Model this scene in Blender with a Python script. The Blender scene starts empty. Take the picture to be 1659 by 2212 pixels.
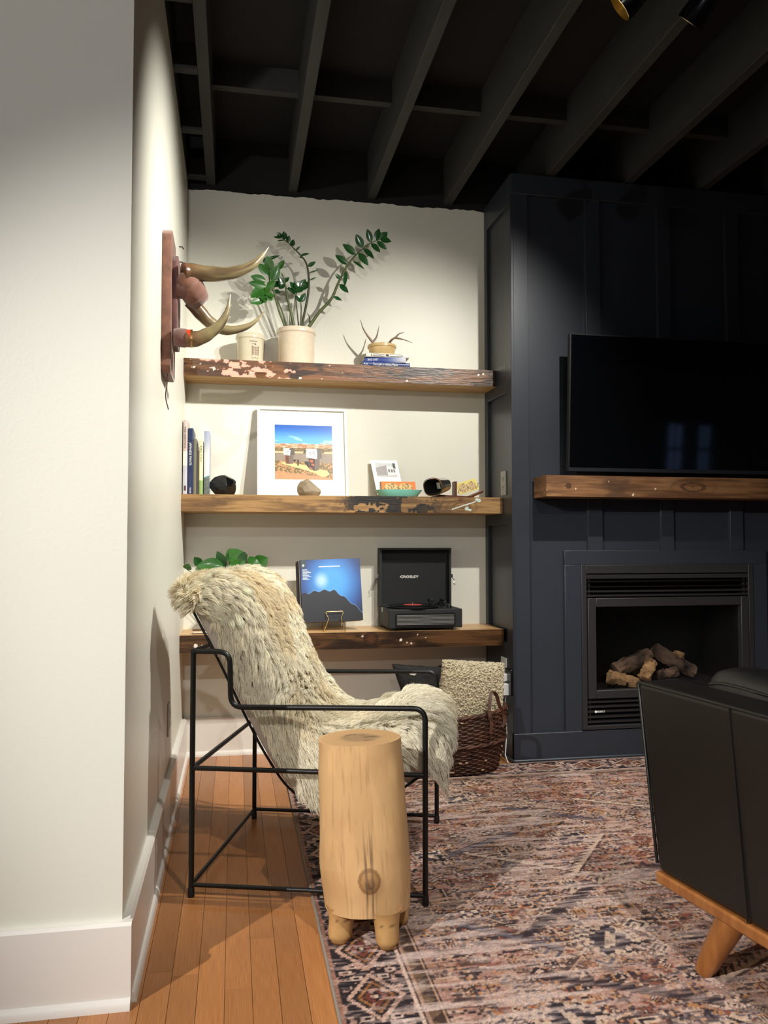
import bpy, bmesh, math, random
import numpy as np
from mathutils import Vector, Matrix
random.seed(7); RNG = np.random.default_rng(7)
PI = math.pi

# ---------------------------------------------------------------- camera
scene = bpy.context.scene
FPX, IW, IH = 1740.0, 1659, 2212
YAW, PITCH = math.radians(10.53), math.radians(2.33)
cam_d = bpy.data.cameras.new('camera'); cam = bpy.data.objects.new('camera', cam_d)
scene.collection.objects.link(cam)
cam.location = (0, 0, 1.0); cam.rotation_euler = (PI/2 + PITCH, 0, -YAW)
cam_d.sensor_fit = 'VERTICAL'; cam_d.sensor_height = 24.0; cam_d.lens = 24.0*FPX/IH
cam_d.clip_start = 0.02; cam_d.clip_end = 100
scene.camera = cam

# ---------------------------------------------------------------- world, exposure
world = bpy.data.worlds.new('dusk'); scene.world = world; world.use_nodes = True
bgn = world.node_tree.nodes['Background']
bgn.inputs[0].default_value = (0.16, 0.26, 0.50, 1); bgn.inputs[1].default_value = 1.6
vs = scene.view_settings
vs.view_transform = 'Standard'; vs.look = 'None'; vs.gamma = 1.0; vs.use_curve_mapping = False
vs.exposure = 0.3
scene.cycles.max_bounces = 6; scene.cycles.diffuse_bounces = 3; scene.cycles.glossy_bounces = 3; scene.cycles.transmission_bounces = 5

# spot lamps of the ceiling tracks, the last two added as fill: (mouth position, target, watts, cone degrees, blend, colour)
WARM = (1.0, 0.965, 0.885); NEUT = (1.0, 0.965, 0.93); PINK = (1.0, 0.955, 0.945)
LAMPS = [
    ((1.12, 2.17, 2.60), (-0.235, 3.05, 1.40), 200, 82, 0.8, WARM),     # towards the left wall, horns and chair
    ((1.38, 2.22, 2.62), (0.50, 3.97, 0.95), 140, 84, 0.9, WARM),     # towards the shelves
    ((2.05, 2.22, 2.62), (1.75, 3.00, 0.0), 60, 70, 0.9, NEUT),    # towards the fireplace and rug
    ((-2.45, -0.60, 2.62), (1.25, 2.10, 0.25), 600, 42, 0.7, NEUT),    # from the open room behind, towards chair and rug
    ((-0.25, -2.40, 2.62), (-1.60, 1.87, 2.75), 170, 92, 1.0, PINK),    # added fill, unseen, brightens the near wall
    ((0.75, 0.10, 2.62), (1.00, 2.40, 0.0), 140, 72, 1.0, NEUT),    # added fill, unseen, evens out rug and chair from above the camera position
]
SPOTS = []
for pos, tgt, w, ang, bl, colr in LAMPS:
    ld = bpy.data.lights.new('spot', 'SPOT'); ld.energy = w; ld.color = colr
    ld.spot_size = math.radians(ang); ld.spot_blend = bl; ld.shadow_soft_size = 0.018
    lo = bpy.data.objects.new('spot_bulb', ld); scene.collection.objects.link(lo)
    lo.location = pos; lo.rotation_euler = (Vector(tgt)-Vector(pos)).to_track_quat('-Z', 'Y').to_euler()
    SPOTS.append(lo)

# ---------------------------------------------------------------- pixel -> point on a known plane
_cy, _sy, _cp, _sp = math.cos(YAW), math.sin(YAW), math.cos(PITCH), math.sin(PITCH)
FW = Vector((_sy*_cp, _cy*_cp, _sp)); RT = Vector((_cy, -_sy, 0)); UP = RT.cross(FW)
CP = Vector((0, 0, 1.0))
def on(px, py, ax, val):
    d = RT*((px-829.5)/FPX) - UP*((py-1106.0)/FPX) + FW
    return CP + d*((val-CP[ax])/d[ax])
def onY(px, py, y): return on(px, py, 1, y)
def onZ(px, py, z): return on(px, py, 2, z)
def onX(px, py, x): return on(px, py, 0, x)

# ---------------------------------------------------------------- mesh helpers
COL = scene.collection
def lin(c):
    c = np.asarray(c, float)/255.0
    return np.where(c <= 0.04045, c/12.92, ((c+0.055)/1.055)**2.4)
def link(o, parent=None):
    COL.objects.link(o)
    if parent is not None:
        o.parent = parent; o.matrix_parent_inverse = Matrix.Translation(-Vector(WLOC.get(parent.name, (0, 0, 0))))
    return o
WLOC = {}
def thing(name, label, cat, loc, group=None):
    o = bpy.data.objects.new(name, None); o.empty_display_size = 0.05; o.location = loc; COL.objects.link(o)
    WLOC[o.name] = tuple(loc); o['label'] = label; o['category'] = cat
    if group: o['group'] = group
    return o
def tag(o, label, cat, group=None):
    o['label'] = label; o['category'] = cat
    if group: o['group'] = group
    return o
def struct(o): o['kind'] = 'structure'; return o

class MB:
    def __init__(s): s.v = []; s.f = []; s.m = []; s.mi = 0
    def add(s, vs, fs):
        b = len(s.v); s.v += [tuple(p) for p in vs]
        for f in fs: s.f.append(tuple(i+b for i in f)); s.m.append(s.mi)
        return s
    def box(s, x0, x1, y0, y1, z0, z1):
        return s.add([(x0,y0,z0),(x1,y0,z0),(x1,y1,z0),(x0,y1,z0),(x0,y0,z1),(x1,y0,z1),(x1,y1,z1),(x0,y1,z1)],
                     [(3,2,1,0),(4,5,6,7),(0,1,5,4),(1,2,6,5),(2,3,7,6),(3,0,4,7)])
    def hexa(s, p):   # 8 points: bottom loop 0-3, top loop 4-7
        return s.add(p, [(3,2,1,0),(4,5,6,7),(0,1,5,4),(1,2,6,5),(2,3,7,6),(3,0,4,7)])
    def obox(s, c, ax, ay, az, hx, hy, hz):
        c = Vector(c); ax, ay, az = Vector(ax)*hx, Vector(ay)*hy, Vector(az)*hz
        return s.hexa([c-ax-ay-az, c+ax-ay-az, c+ax+ay-az, c-ax+ay-az, c-ax-ay+az, c+ax-ay+az, c+ax+ay+az, c-ax+ay+az])
    def tube(s, pts, r, seg=10, caps=True, flat=None):
        pts = [Vector(p) for p in pts]; n = len(pts)
        if not hasattr(r, '__len__'): r = [r]*n
        T = []
        for i in range(n):
            t = pts[min(i+1, n-1)]-pts[max(i-1, 0)]; T.append(t.normalized() if t.length > 1e-9 else Vector((0, 0, 1)))
        ref = Vector((0, 0, 1)) if abs(T[0].z) < 0.9 else Vector((1, 0, 0))
        N = (ref-T[0]*ref.dot(T[0])).normalized(); vs = []
        for i in range(n):
            if i:
                N = N-T[i]*N.dot(T[i])
                N = N.normalized() if N.length > 1e-6 else T[i].orthogonal().normalized()
            B = T[i].cross(N)
            for k in range(seg):
                a = 2*PI*k/seg; vs.append(pts[i]+(N*math.cos(a)+B*math.sin(a)*(flat or 1))*r[i])
        fs = [(i*seg+k, i*seg+(k+1) % seg, (i+1)*seg+(k+1) % seg, (i+1)*seg+k) for i in range(n-1) for k in range(seg)]
        if caps: fs += [tuple(range(seg))[::-1], tuple(range((n-1)*seg, n*seg))]
        return s.add(vs, fs)
    def lathe(s, prof, c=(0, 0, 0), seg=32, axis=None, closed=False):
        c = Vector(c)
        if axis is None: X, Y, Z = Vector((1,0,0)), Vector((0,1,0)), Vector((0,0,1))
        else:
            Z = Vector(axis).normalized(); X = Z.orthogonal().normalized(); Y = Z.cross(X)
        vs = []
        for r, z in prof:
            for k in range(seg):
                a = 2*PI*k/seg; vs.append(c+(X*math.cos(a)+Y*math.sin(a))*max(r, 1e-5)+Z*z)
        n = len(prof); R_ = n if closed else n-1
        fs = [(i*seg+k, i*seg+(k+1) % seg, ((i+1) % n)*seg+(k+1) % seg, ((i+1) % n)*seg+k) for i in range(R_) for k in range(seg)]
        return s.add(vs, fs)
    def prism(s, poly, fn, d0, d1):   # poly (a,b); fn(a,b,depth)->point
        n = len(poly); vs = [fn(a, b, d0) for a, b in poly]+[fn(a, b, d1) for a, b in poly]
        fs = [tuple(range(n))[::-1], tuple(range(n, 2*n))]+[(i, (i+1) % n, n+(i+1) % n, n+i) for i in range(n)]
        return s.add(vs, fs)
    def build(s, name, mats, parent=None, smooth=None, bevel=0, bseg=2, recalc=True):
        me = bpy.data.meshes.new(name); me.from_pydata([tuple(p) for p in s.v], [], s.f)
        for m in (mats if isinstance(mats, (list, tuple)) else [mats]): me.materials.append(m)
        if any(s.m): me.polygons.foreach_set('material_index', s.m)
        if recalc:
            bm = bmesh.new(); bm.from_mesh(me); bmesh.ops.recalc_face_normals(bm, faces=bm.faces); bm.to_mesh(me); bm.free()
        if smooth is not None:
            me.shade_smooth(); me.set_sharp_from_angle(angle=math.radians(smooth))
        me.update()
        o = bpy.data.objects.new(name, me); link(o, parent)
        if bevel:
            md = o.modifiers.new('bevel', 'BEVEL'); md.width = bevel; md.segments = bseg; md.limit_method = 'ANGLE'; md.angle_limit = math.radians(35)
            me.shade_smooth(); me.set_sharp_from_angle(angle=math.radians(50))
        return o
def bx(name, m, x0, x1, y0, y1, z0, z1, parent=None, bevel=0):
    return MB().box(x0, x1, y0, y1, z0, z1).build(name, m, parent, bevel=bevel)

# ---------------------------------------------------------------- numpy noise
_TAB = RNG.random((256, 256))
def vn(x, y, s=0):
    x = np.asarray(x, float)+s*17.31; y = np.asarray(y, float)+s*9.73
    xi = np.floor(x).astype(int); yi = np.floor(y).astype(int); fx = x-xi; fy = y-yi
    fx = fx*fx*(3-2*fx); fy = fy*fy*(3-2*fy)
    g = lambda a, b: _TAB[a & 255, b & 255]
    return (g(xi, yi)*(1-fx)+g(xi+1, yi)*fx)*(1-fy)+(g(xi, yi+1)*(1-fx)+g(xi+1, yi+1)*fx)*fy
def fbm(x, y, s=0, o=4):
    t = 0; a = .5; n = 0
    for k in range(o): t = t+a*vn(np.asarray(x)*2**k, np.asarray(y)*2**k, s+k); n += a; a *= .5
    return t/n
def mixc(a, b, t):
    t = np.clip(np.asarray(t, float), 0, 1)[..., None]; return np.asarray(a, float)*(1-t)+np.asarray(b, float)*t
def sstep(a, b, x): t = np.clip((np.asarray(x, float)-a)/(b-a), 0, 1); return t*t*(3-2*t)

def raw_mesh(name, verts, quads, mats, cols=None, smooth=True, tri=None):
    me = bpy.data.meshes.new(name); nv = len(verts); me.vertices.add(nv)
    me.vertices.foreach_set('co', np.asarray(verts, np.float32).ravel())
    q = np.asarray(quads, np.int32); k = q.shape[1]
    me.loops.add(q.size); me.loops.foreach_set('vertex_index', q.ravel())
    me.polygons.add(len(q)); me.polygons.foreach_set('loop_start', np.arange(0, q.size, k, dtype=np.int32))
    me.update(calc_edges=True)
    for m in (mats if isinstance(mats, (list, tuple)) else [mats]): me.materials.append(m)
    if cols is not None:
        ca = me.color_attributes.new('Col', 'FLOAT_COLOR', 'POINT')
        c4 = np.ones((nv, 4), np.float32); c4[:, :3] = lin(cols); ca.data.foreach_set('color', c4.ravel())
    if smooth: me.shade_smooth()
    me.validate(); return me
def gridq(nu, nv):
    i = np.arange(nu-1)[:, None]*nv+np.arange(nv-1)[None, :]
    return np.stack([i, i+nv, i+nv+1, i+1], -1).reshape(-1, 4)
def sheet(name, P, cols, m, parent=None, smooth=True):     # P (nu,nv,3), cols (nu,nv,3) sRGB 0-255
    nu, nv = P.shape[:2]
    me = raw_mesh(name, P.reshape(-1, 3), gridq(nu, nv), m, None if cols is None else np.asarray(cols).reshape(-1, 3), smooth)
    return link(bpy.data.objects.new(name, me), parent)
def print_sheet(name, o, ux, uy, w, h, n, fn, m, parent=None):   # flat print; fn(u,v in 0..1)->colour
    nu = n; nv = max(2, int(n*h/w)); U, V = np.meshgrid(np.linspace(0, 1, nu), np.linspace(0, 1, nv), indexing='ij')
    P = np.array(o)+U[..., None]*np.array(ux)*w+V[..., None]*np.array(uy)*h
    return sheet(name, P, fn(U, V), m, parent, smooth=False)
def painted_box(name, x0, x1, y0, y1, z0, z1, step, fn, m, parent=None):
    VS, QS, CS = [], [], []; base = 0
    def face(o, a, b, la, lb, key):
        nonlocal base
        nu = max(2, int(la/step)+1); nv = max(2, int(lb/step)+1)
        U, V = np.meshgrid(np.linspace(0, la, nu), np.linspace(0, lb, nv), indexing='ij')
        P = np.array(o)+U[..., None]*np.array(a)+V[..., None]*np.array(b)
        VS.append(P.reshape(-1, 3)); CS.append(fn(U, V, key).reshape(-1, 3)); QS.append(gridq(nu, nv)+base); base += nu*nv
    X, Y, Z = (1,0,0), (0,1,0), (0,0,1); lx, ly, lz = x1-x0, y1-y0, z1-z0
    face((x0,y0,z0), X, Z, lx, lz, 'front'); face((x0,y1,z0), X, (0,-1,0), lx, ly, 'bottom')
    face((x0,y0,z1), X, Y, lx, ly, 'top'); face((x1,y0,z0), Y, Z, ly, lz, 'end')
    face((x0,y1,z0), (0,-1,0), Z, ly, lz, 'end'); face((x1,y1,z0), (-1,0,0), Z, lx, lz, 'back')
    me = raw_mesh(name, np.concatenate(VS), np.concatenate(QS), m, np.concatenate(CS), smooth=False)
    return link(bpy.data.objects.new(name, me), parent)

# ---------------------------------------------------------------- materials
def rgb(c): return tuple(lin(c))+(1,)
def mat(name, c=(200,200,200), rough=.5, metal=0., var=0., vscale=6., stretch=(1,1,1), c2=None, bump=0., bscale=80., bstretch=None,
        attr=False, coat=0., spec=.5, emit=None, estr=0., trans=0., alpha=1., sheen=0., rnd=0., ior=1.45):
    m = bpy.data.materials.new(name); m.use_nodes = True; nt = m.node_tree; N = nt.nodes; L = nt.links
    b = N['Principled BSDF']; b.inputs['Roughness'].default_value = rough; b.inputs['Metallic'].default_value = metal
    b.inputs['Specular IOR Level'].default_value = spec; b.inputs['Coat Weight'].default_value = coat; b.inputs['Coat Roughness'].default_value = .12
    b.inputs['IOR'].default_value = ior; b.inputs['Transmission Weight'].default_value = trans; b.inputs['Alpha'].default_value = alpha
    if sheen: b.inputs['Sheen Weight'].default_value = sheen
    if emit is not None: b.inputs['Emission Color'].default_value = rgb(emit); b.inputs['Emission Strength'].default_value = estr
    tc = N.new('ShaderNodeTexCoord'); src = None
    if attr:
        a = N.new('ShaderNodeAttribute'); a.attribute_name = 'Col'; src = a.outputs['Color']
    else:
        r = N.new('ShaderNodeRGB'); r.outputs[0].default_value = rgb(c); src = r.outputs[0]
    if var or c2 is not None:
        mp = N.new('ShaderNodeMapping'); mp.inputs['Scale'].default_value = stretch; L.new(tc.outputs['Object'], mp.inputs[0])
        nz = N.new('ShaderNodeTexNoise'); nz.inputs['Scale'].default_value = vscale; nz.inputs['Detail'].default_value = 6
        L.new(mp.outputs[0], nz.inputs['Vector'])
        rp = N.new('ShaderNodeValToRGB'); rp.color_ramp.elements[0].position = .3; rp.color_ramp.elements[1].position = .7
        L.new(nz.outputs['Fac'], rp.inputs[0])
        if c2 is not None:
            mx = N.new('ShaderNodeMix'); mx.data_type = 'RGBA'; L.new(rp.outputs[0], mx.inputs['Factor'])
            L.new(src, mx.inputs['A']); mx.inputs['B'].default_value = rgb(c2); src = mx.outputs['Result']
        else:
            rp.color_ramp.elements[0].color = (1-var,)*3+(1,); rp.color_ramp.elements[1].color = (1+var*.5,)*3+(1,)
            mx = N.new('ShaderNodeMix'); mx.data_type = 'RGBA'; mx.blend_type = 'MULTIPLY'; mx.inputs['Factor'].default_value = 1
            L.new(src, mx.inputs['A']); L.new(rp.outputs[0], mx.inputs['B']); src = mx.outputs['Result']
    if rnd:
        oi = N.new('ShaderNodeObjectInfo'); mr = N.new('ShaderNodeMapRange'); L.new(oi.outputs['Random'], mr.inputs['Value'])
        mr.inputs['To Min'].default_value = 1-rnd; mr.inputs['To Max'].default_value = 1+rnd*.6
        mx = N.new('ShaderNodeMix'); mx.data_type = 'RGBA'; mx.blend_type = 'MULTIPLY'; mx.inputs['Factor'].default_value = 1
        L.new(src, mx.inputs['A']); L.new(mr.outputs[0], mx.inputs['B']); src = mx.outputs['Result']
    L.new(src, b.inputs['Base Color'])
    if bump:
        mp = N.new('ShaderNodeMapping'); mp.inputs['Scale'].default_value = bstretch or (1,1,1); L.new(tc.outputs['Object'], mp.inputs[0])
        nz = N.new('ShaderNodeTexNoise'); nz.inputs['Scale'].default_value = bscale; nz.inputs['Detail'].default_value = 4; L.new(mp.outputs[0], nz.inputs['Vector'])
        bp = N.new('ShaderNodeBump'); bp.inputs['Strength'].default_value = bump; bp.inputs['Distance'].default_value = .004
        L.new(nz.outputs['Fac'], bp.inputs['Height']); L.new(bp.outputs[0], b.inputs['Normal'])
    return m
M = {}
M['wall'] = mat('wall_paint', (221,220,207), .42, bump=.10, bscale=140, var=.02, vscale=2)
M['wallnear'] = mat('wall_paint_eggshell', (226,220,212), .55, bump=.14, bscale=210)
M['trimwhite'] = mat('white_gloss_trim', (226,222,214), .3, bump=.05, bscale=60)
M['navy'] = mat('charcoal_blue_paint', (45,49,56), .36, bump=.05, bscale=120, var=.04)
M['black'] = mat('matte_black_ceiling_paint', (21,21,23), .85, bump=.3, bscale=60, var=.15)
M['joist'] = mat('dark_painted_joist', (50,51,52), .75, var=.18, vscale=5, stretch=(6,.6,6), bump=.25, bscale=60)
M['floor'] = mat('oak_floor_under', (178,120,70), .3, var=.25, vscale=9, stretch=(8,.7,1))
M['plank'] = mat('oak_strip', (188,128,76), .27, c2=(154,98,54), vscale=10, stretch=(7,.8,7), rnd=.26, bump=.06, bscale=90, bstretch=(6,.5,1))
M['paint'] = mat('printed_surface', rough=.6, attr=True)
M['gprint'] = mat('glossy_printed_surface', rough=.32, attr=True)
M['rug'] = mat('woven_rug', rough=.95, attr=True, bump=.5, bscale=420, bstretch=(.5,2.2,1), var=.16, vscale=260, spec=.1)
M['rugedge'] = mat('rug_serged_edge', (150,140,130), .95, bump=.8, bscale=160, bstretch=(.2,3,1), spec=.1)
M['shelf1'] = mat('varnished_rough_timber', rough=.34, attr=True, bump=.32, bscale=70, bstretch=(.35,1,2.5))
M['shelf2'] = mat('reclaimed_timber', rough=.55, attr=True, bump=.35, bscale=70, bstretch=(.3,1,2.5))
M['steel'] = mat('black_powder_coat', (16,16,15), .38, bump=.04, bscale=300)
M['canvas'] = mat('cream_leather_hide', (222,212,200), .7, bump=.15, bscale=60, var=.05)
M['stump'] = mat('pale_timber', rough=.48, attr=True, bump=.12, bscale=40, bstretch=(1,1,.25))
M['leather'] = mat('black_leather', (21,20,18), .40, bump=.12, bscale=320, var=.1)
M['oakleg'] = mat('honey_oak', (170,112,60), .35, c2=(140,86,42), vscale=14, stretch=(4,4,.5), bump=.04)
M['blackgloss'] = mat('tv_screen', (5,6,9), .05, spec=.45)
M['plasticblack'] = mat('black_plastic', (20,20,21), .45)
M['fmetal'] = mat('fireplace_metal', (43,42,43), .42, bump=.06, bscale=400)
M['firebox'] = mat('firebox_lining', (17,16,16), .85, bump=.3, bscale=40)
M['glass'] = mat('hearth_glass', (255,255,255), .02, trans=1., ior=1.25)
M['glazing'] = mat('window_glass', (255,255,255), 0., trans=1., ior=1.1)
M['bark'] = mat('ceramic_log_bark', (124,98,78), .9, c2=(48,38,32), vscale=16, stretch=(1,1,1), bump=1., bscale=55)
M['bark2'] = mat('ceramic_log_wood', (214,172,122), .9, c2=(120,86,58), vscale=22, bump=1., bscale=60)
M['crock'] = mat('salt_glazed_stoneware', (208,192,170), .25, var=.06, vscale=60, bump=.12, bscale=90, coat=.5)
M['crock2'] = mat('glazed_stoneware', (198,190,166), .16, var=.03, vscale=30, coat=.7)
M['bowl'] = mat('yellow_ware', (206,176,124), .3, var=.05, vscale=40, coat=.3)
M['soil'] = mat('potting_soil', (40,30,22), .95, bump=1, bscale=60)
M['leaf'] = mat('glossy_leaf', (40,84,38), .22, c2=(26,62,28), vscale=14, coat=.35)
M['leaf2'] = mat('bright_leaf', (56,108,40), .28, c2=(40,86,30), vscale=14, coat=.25)
M['stem'] = mat('fleshy_stem', (92,100,58), .45, c2=(60,70,38), vscale=20)
M['stemdark'] = mat('dark_stem', (62,56,40), .5, c2=(48,62,34), vscale=20)
M['horn'] = mat('polished_horn', rough=.26, attr=True, coat=.4, bump=.05, bscale=60)
M['velvet'] = mat('brown_velvet', (128,84,64), .85, c2=(96,60,46), vscale=30, bump=.25, bscale=200, sheen=.6)
M['velvet2'] = mat('mauve_leather', (112,74,68), .75, c2=(86,56,50), vscale=18, bump=.25, bscale=120, sheen=.4)
M['antler'] = mat('antler_bone', (150,130,108), .45, c2=(96,78,60), vscale=30, bump=.3, bscale=120)
M['redbead'] = mat('red_bead', (190,60,34), .35)
M['brass'] = mat('brass_wire', (190,160,100), .28, metal=1.)
M['chrome'] = mat('nickel', (200,200,196), .22, metal=1., bump=.06, bscale=60)
M['gold'] = mat('lamp_reflector', (235,215,160), .18, metal=1.)
M['bulb'] = mat('lamp_bulb', (255,244,220), .4, emit=(255,240,205), estr=12.)
M['headblack'] = mat('lamp_housing', (14,14,16), .25)
M['white'] = mat('white_frame', (238,238,234), .35)
M['mat'] = mat('mount_board', (240,238,228), .7, bump=.05, bscale=300)
M['paper'] = mat('book_pages', (222,212,190), .8, bump=.3, bscale=300, bstretch=(.1,.1,4))
M['obsidian'] = mat('black_glassy_rock', (12,12,13), .12, bump=.25, bscale=60)
M['stone'] = mat('mottled_stone', (150,134,108), .6, c2=(104,90,72), vscale=26, bump=.5, bscale=70)
M['turq'] = mat('speckled_turquoise_glaze', (126,206,196), .25, var=.12, vscale=180, coat=.4)
M['walnut'] = mat('dark_walnut', (92,52,34), .4, var=.2, vscale=20, stretch=(1,8,8))
M['vinyl'] = mat('record_vinyl', (10,10,10), .25)
M['redlabel'] = mat('red_label', (190,72,66), .5)
M['leatherette'] = mat('black_leatherette', (34,36,36), .6, bump=.3, bscale=420)
M['leatherin'] = mat('case_lining', (24,26,27), .7)
M['whiteink'] = mat('white_lettering', (236,236,230), .4, metal=0)
M['ink'] = mat('brown_ink', (112,84,66), .5)
M['inkdark'] = mat('dark_ink', (70,66,60), .7)
M['wicker'] = mat('willow_cane', (96,60,42), .55, c2=(58,34,24), vscale=24, bump=.3, bscale=120)
M['wickertip'] = mat('cut_cane_end', (196,160,128), .7)
M['boucle'] = mat('cream_boucle', (200,187,156), .95, var=.10, vscale=40, bump=.6, bscale=160, sheen=.3)
M['hide'] = mat('black_and_white_cowhide', (30,29,28), .8, var=.3, vscale=30, bump=.5, bscale=200)
M['hidewhite'] = mat('white_cowhide', (214,204,188), .85, bump=.5, bscale=200)
M['strap'] = mat('brown_leather_strap', (72,42,28), .5, bump=.15, bscale=150)
M['plastic'] = mat('white_plastic', (226,226,222), .4)
M['slot'] = mat('dark_slot', (30,30,30), .6)
M['greyplate'] = mat('grey_outlet_plate', (150,148,140), .4)

def fur_material():
    m = bpy.data.materials.new('sheepskin_wool'); m.use_nodes = True; nt = m.node_tree; N = nt.nodes; L = nt.links
    b = N['Principled BSDF']; b.inputs['Roughness'].default_value = .75; b.inputs['Specular IOR Level'].default_value = .25
    a = N.new('ShaderNodeAttribute'); a.attribute_name = 'Col'; L.new(a.outputs['Color'], b.inputs['Base Color'])
    t = N.new('ShaderNodeBsdfTranslucent'); L.new(a.outputs['Color'], t.inputs[0])
    mx = N.new('ShaderNodeMixShader'); mx.inputs[0].default_value = .5
    L.new(b.outputs[0], mx.inputs[1]); L.new(t.outputs[0], mx.inputs[2]); L.new(mx.outputs[0], N['Material Output'].inputs[0])
    return m
M['fur'] = fur_material()

def text_geo(s, size, bold=0.):
    c = bpy.data.curves.new('t', 'FONT'); c.body = s; c.size = size; c.align_x = 'LEFT'; c.offset = bold; c.resolution_u = 2
    o = bpy.data.objects.new('t', c); me = o.to_mesh()
    v = [tuple(p.co) for p in me.vertices]; f = [tuple(p.vertices) for p in me.polygons]
    o.to_mesh_clear(); bpy.data.objects.remove(o); bpy.data.curves.remove(c); return v, f
def text(name, s, o, ux, uy, size, m, parent, width=None, bold=0., warp=None):
    v, f = text_geo(s, size, bold); o, ux, uy = Vector(o), Vector(ux), Vector(uy)
    w = max(p[0] for p in v); k = (width/w) if width else 1.
    mb = MB(); mb.add([(warp(p[0]*k, p[1]) if warp else o+ux*(p[0]*k)+uy*p[1]) for p in v], f)
    return mb.build(name, m, parent, recalc=False)

# ================================================================ STRUCTURE
WL, WB, WN = -0.235, 3.97, 1.875       # left wall face, back wall face, near wall face
FY = 3.58                              # chimney breast face
ZC = 2.76                              # underside of joists
RX0, RX1, RY0 = -3.0, 7.5, -4.0
struct(bx('floor', M['floor'], RX0-.1, RX1+.1, RY0-.1, WB+.3, -.10, -.004))
floor = bpy.data.objects['floor']
# oak strips that the photograph shows, each its own piece on one shared mesh
def unit_plank():
    mb = MB(); mb.box(0, 1, 0, 1, 0, 1); me = mb.build('plank', M['plank'], floor).data
    o0 = bpy.data.objects['plank']; bpy.data.objects.remove(o0); return me
PL = unit_plank(); PW = .0605
def plank(x, y0, y1, w=PW):
    o = bpy.data.objects.new('plank', PL); COL.objects.link(o); o.parent = floor
    o.location = (x+.0006, y0+.0005, -.0045); o.scale = (w-.0012, y1-y0-.001, .0045)
c = 0
xs = [-.8+PW*k for k in range(18)]
for x in xs:
    y = .95-random.random()*.7; yend = 3.975 if x+PW > WL else 1.90
    while y < yend:
        l = random.uniform(.45, 1.15); y2 = min(y+l, yend)
        if yend-y2 < .15: y2 = yend
        if y2 > .9: plank(x, y, y2)
        y = y2
for k in range(17):
    x = .289+PW*k
    plank(x, 3.38, 3.58+.05*(k % 4)); plank(x, 3.58+.05*(k % 4), 3.975)

# walls
wl = struct(bx('wall_left', M['wall'], WL-.12, WL, WN, WB+.1, 0, ZC))
wn = struct(bx('wall_near', M['wall'], RX0, WL-.12, WN, WN+.1, 0, ZC))
poly = [(WL-.05, 0), (1.30, 0)]
xx = np.linspace(1.30, WL-.05, 90)
poly += [(x, 2.735+.010*(vn(x*22, 3.3)-.5)+.006*(vn(x*70, 1.)-.5)) for x in xx]
mb = MB(); mb.prism(poly, lambda a, b, d: (a, d, b), WB, WB+.06); struct(mb.build('wall_back', M['wall']))
struct(bx('wall_right', M['wall'], RX1, RX1+.1, RY0, WB+.1, 0, 3.0))
struct(bx('wall_outer', M['wall'], RX0-.1, RX0, RY0, WN, 0, 3.0))
# rear wall with four tall sash windows
wins = [(-1.9, -1.0, .9, 2.25), (1.6, 2.5, .9, 2.25), (6.27, 6.52, 1.22, 1.96), (6.77, 6.97, 1.22, 1.96)]
mb = MB(); px = RX0
for a, b, z0, z1 in wins:
    mb.box(px, a, RY0-.1, RY0, 0, 3.0); mb.box(a, b, RY0-.1, RY0, 0, z0); mb.box(a, b, RY0-.1, RY0, z1, 3.0); px = b
mb.box(px, RX1, RY0-.1, RY0, 0, 3.0); struct(mb.build('wall_rear', M['wall']))
for i, (a, b, z0, z1) in enumerate(wins):
    mb = MB(); f_ = .05 if b-a > .5 else .018; zm = (z0+z1)/2
    for (x0, x1, c_, d_) in ((a,a+f_,z0,z1),(b-f_,b,z0,z1),(a,b,z0,z0+f_),(a,b,z1-f_,z1),(a,b,zm-.02,zm+.02),((a+b)/2-.01,(a+b)/2+.01,z0,z1)):
        mb.box(x0, x1, RY0-.08, RY0-.03, c_, d_)
    w = struct(mb.build('window_%d' % (i+1), M['trimwhite']))
    bx('pane', M['glazing'], a+.01, b-.01, RY0-.06, RY0-.055, z0+.01, z1-.01, w)
    bx('casing', M['trimwhite'], a-.06, b+.06, RY0, RY0+.02, z1, z1+.08, w)
    bx('sill', M['trimwhite'], a-.06, b+.06, RY0, RY0+.06, z0-.04, z0, w)

# baseboards with a quarter-round shoe as part
def board_with_shoe(name, p0, p1, nrm, h, m, t=.022, shoe=.013):
    p0, p1, nrm = Vector(p0), Vector(p1), Vector(nrm)
    prof = [(0, 0), (t, 0), (t, h-.006), (t-.006, h), (0, h)]
    def sweep(pr):
        mb = MB(); n = len(pr)
        vs = [p0+nrm*a+Vector((0, 0, b)) for a, b in pr]+[p1+nrm*a+Vector((0, 0, b)) for a, b in pr]
        mb.add(vs, [tuple(range(n))[::-1], tuple(range(n, 2*n))]+[(i, (i+1) % n, n+(i+1) % n, n+i) for i in range(n)]); return mb
    b = struct(sweep(prof).build(name, m))
    q = [(t, 0)]+[(t+shoe*math.cos(a), .022*math.sin(a)) for a in np.linspace(0, PI/2, 6)]
    sweep(q).build('shoe_moulding', m, b, smooth=40); return b
board_with_shoe('baseboard_near', (RX0, WN, 0), (WL+.022, WN, 0), (0, -1, 0), .18, M['trimwhite'])
board_with_shoe('baseboard_left', (WL, WN, 0), (WL, WB, 0), (1, 0, 0), .18, M['trimwhite'], shoe=.011)
board_with_shoe('baseboard_back', (WL+.02, WB, 0), (1.275, WB, 0), (0, -1, 0), .18, M['trimwhite'])

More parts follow.
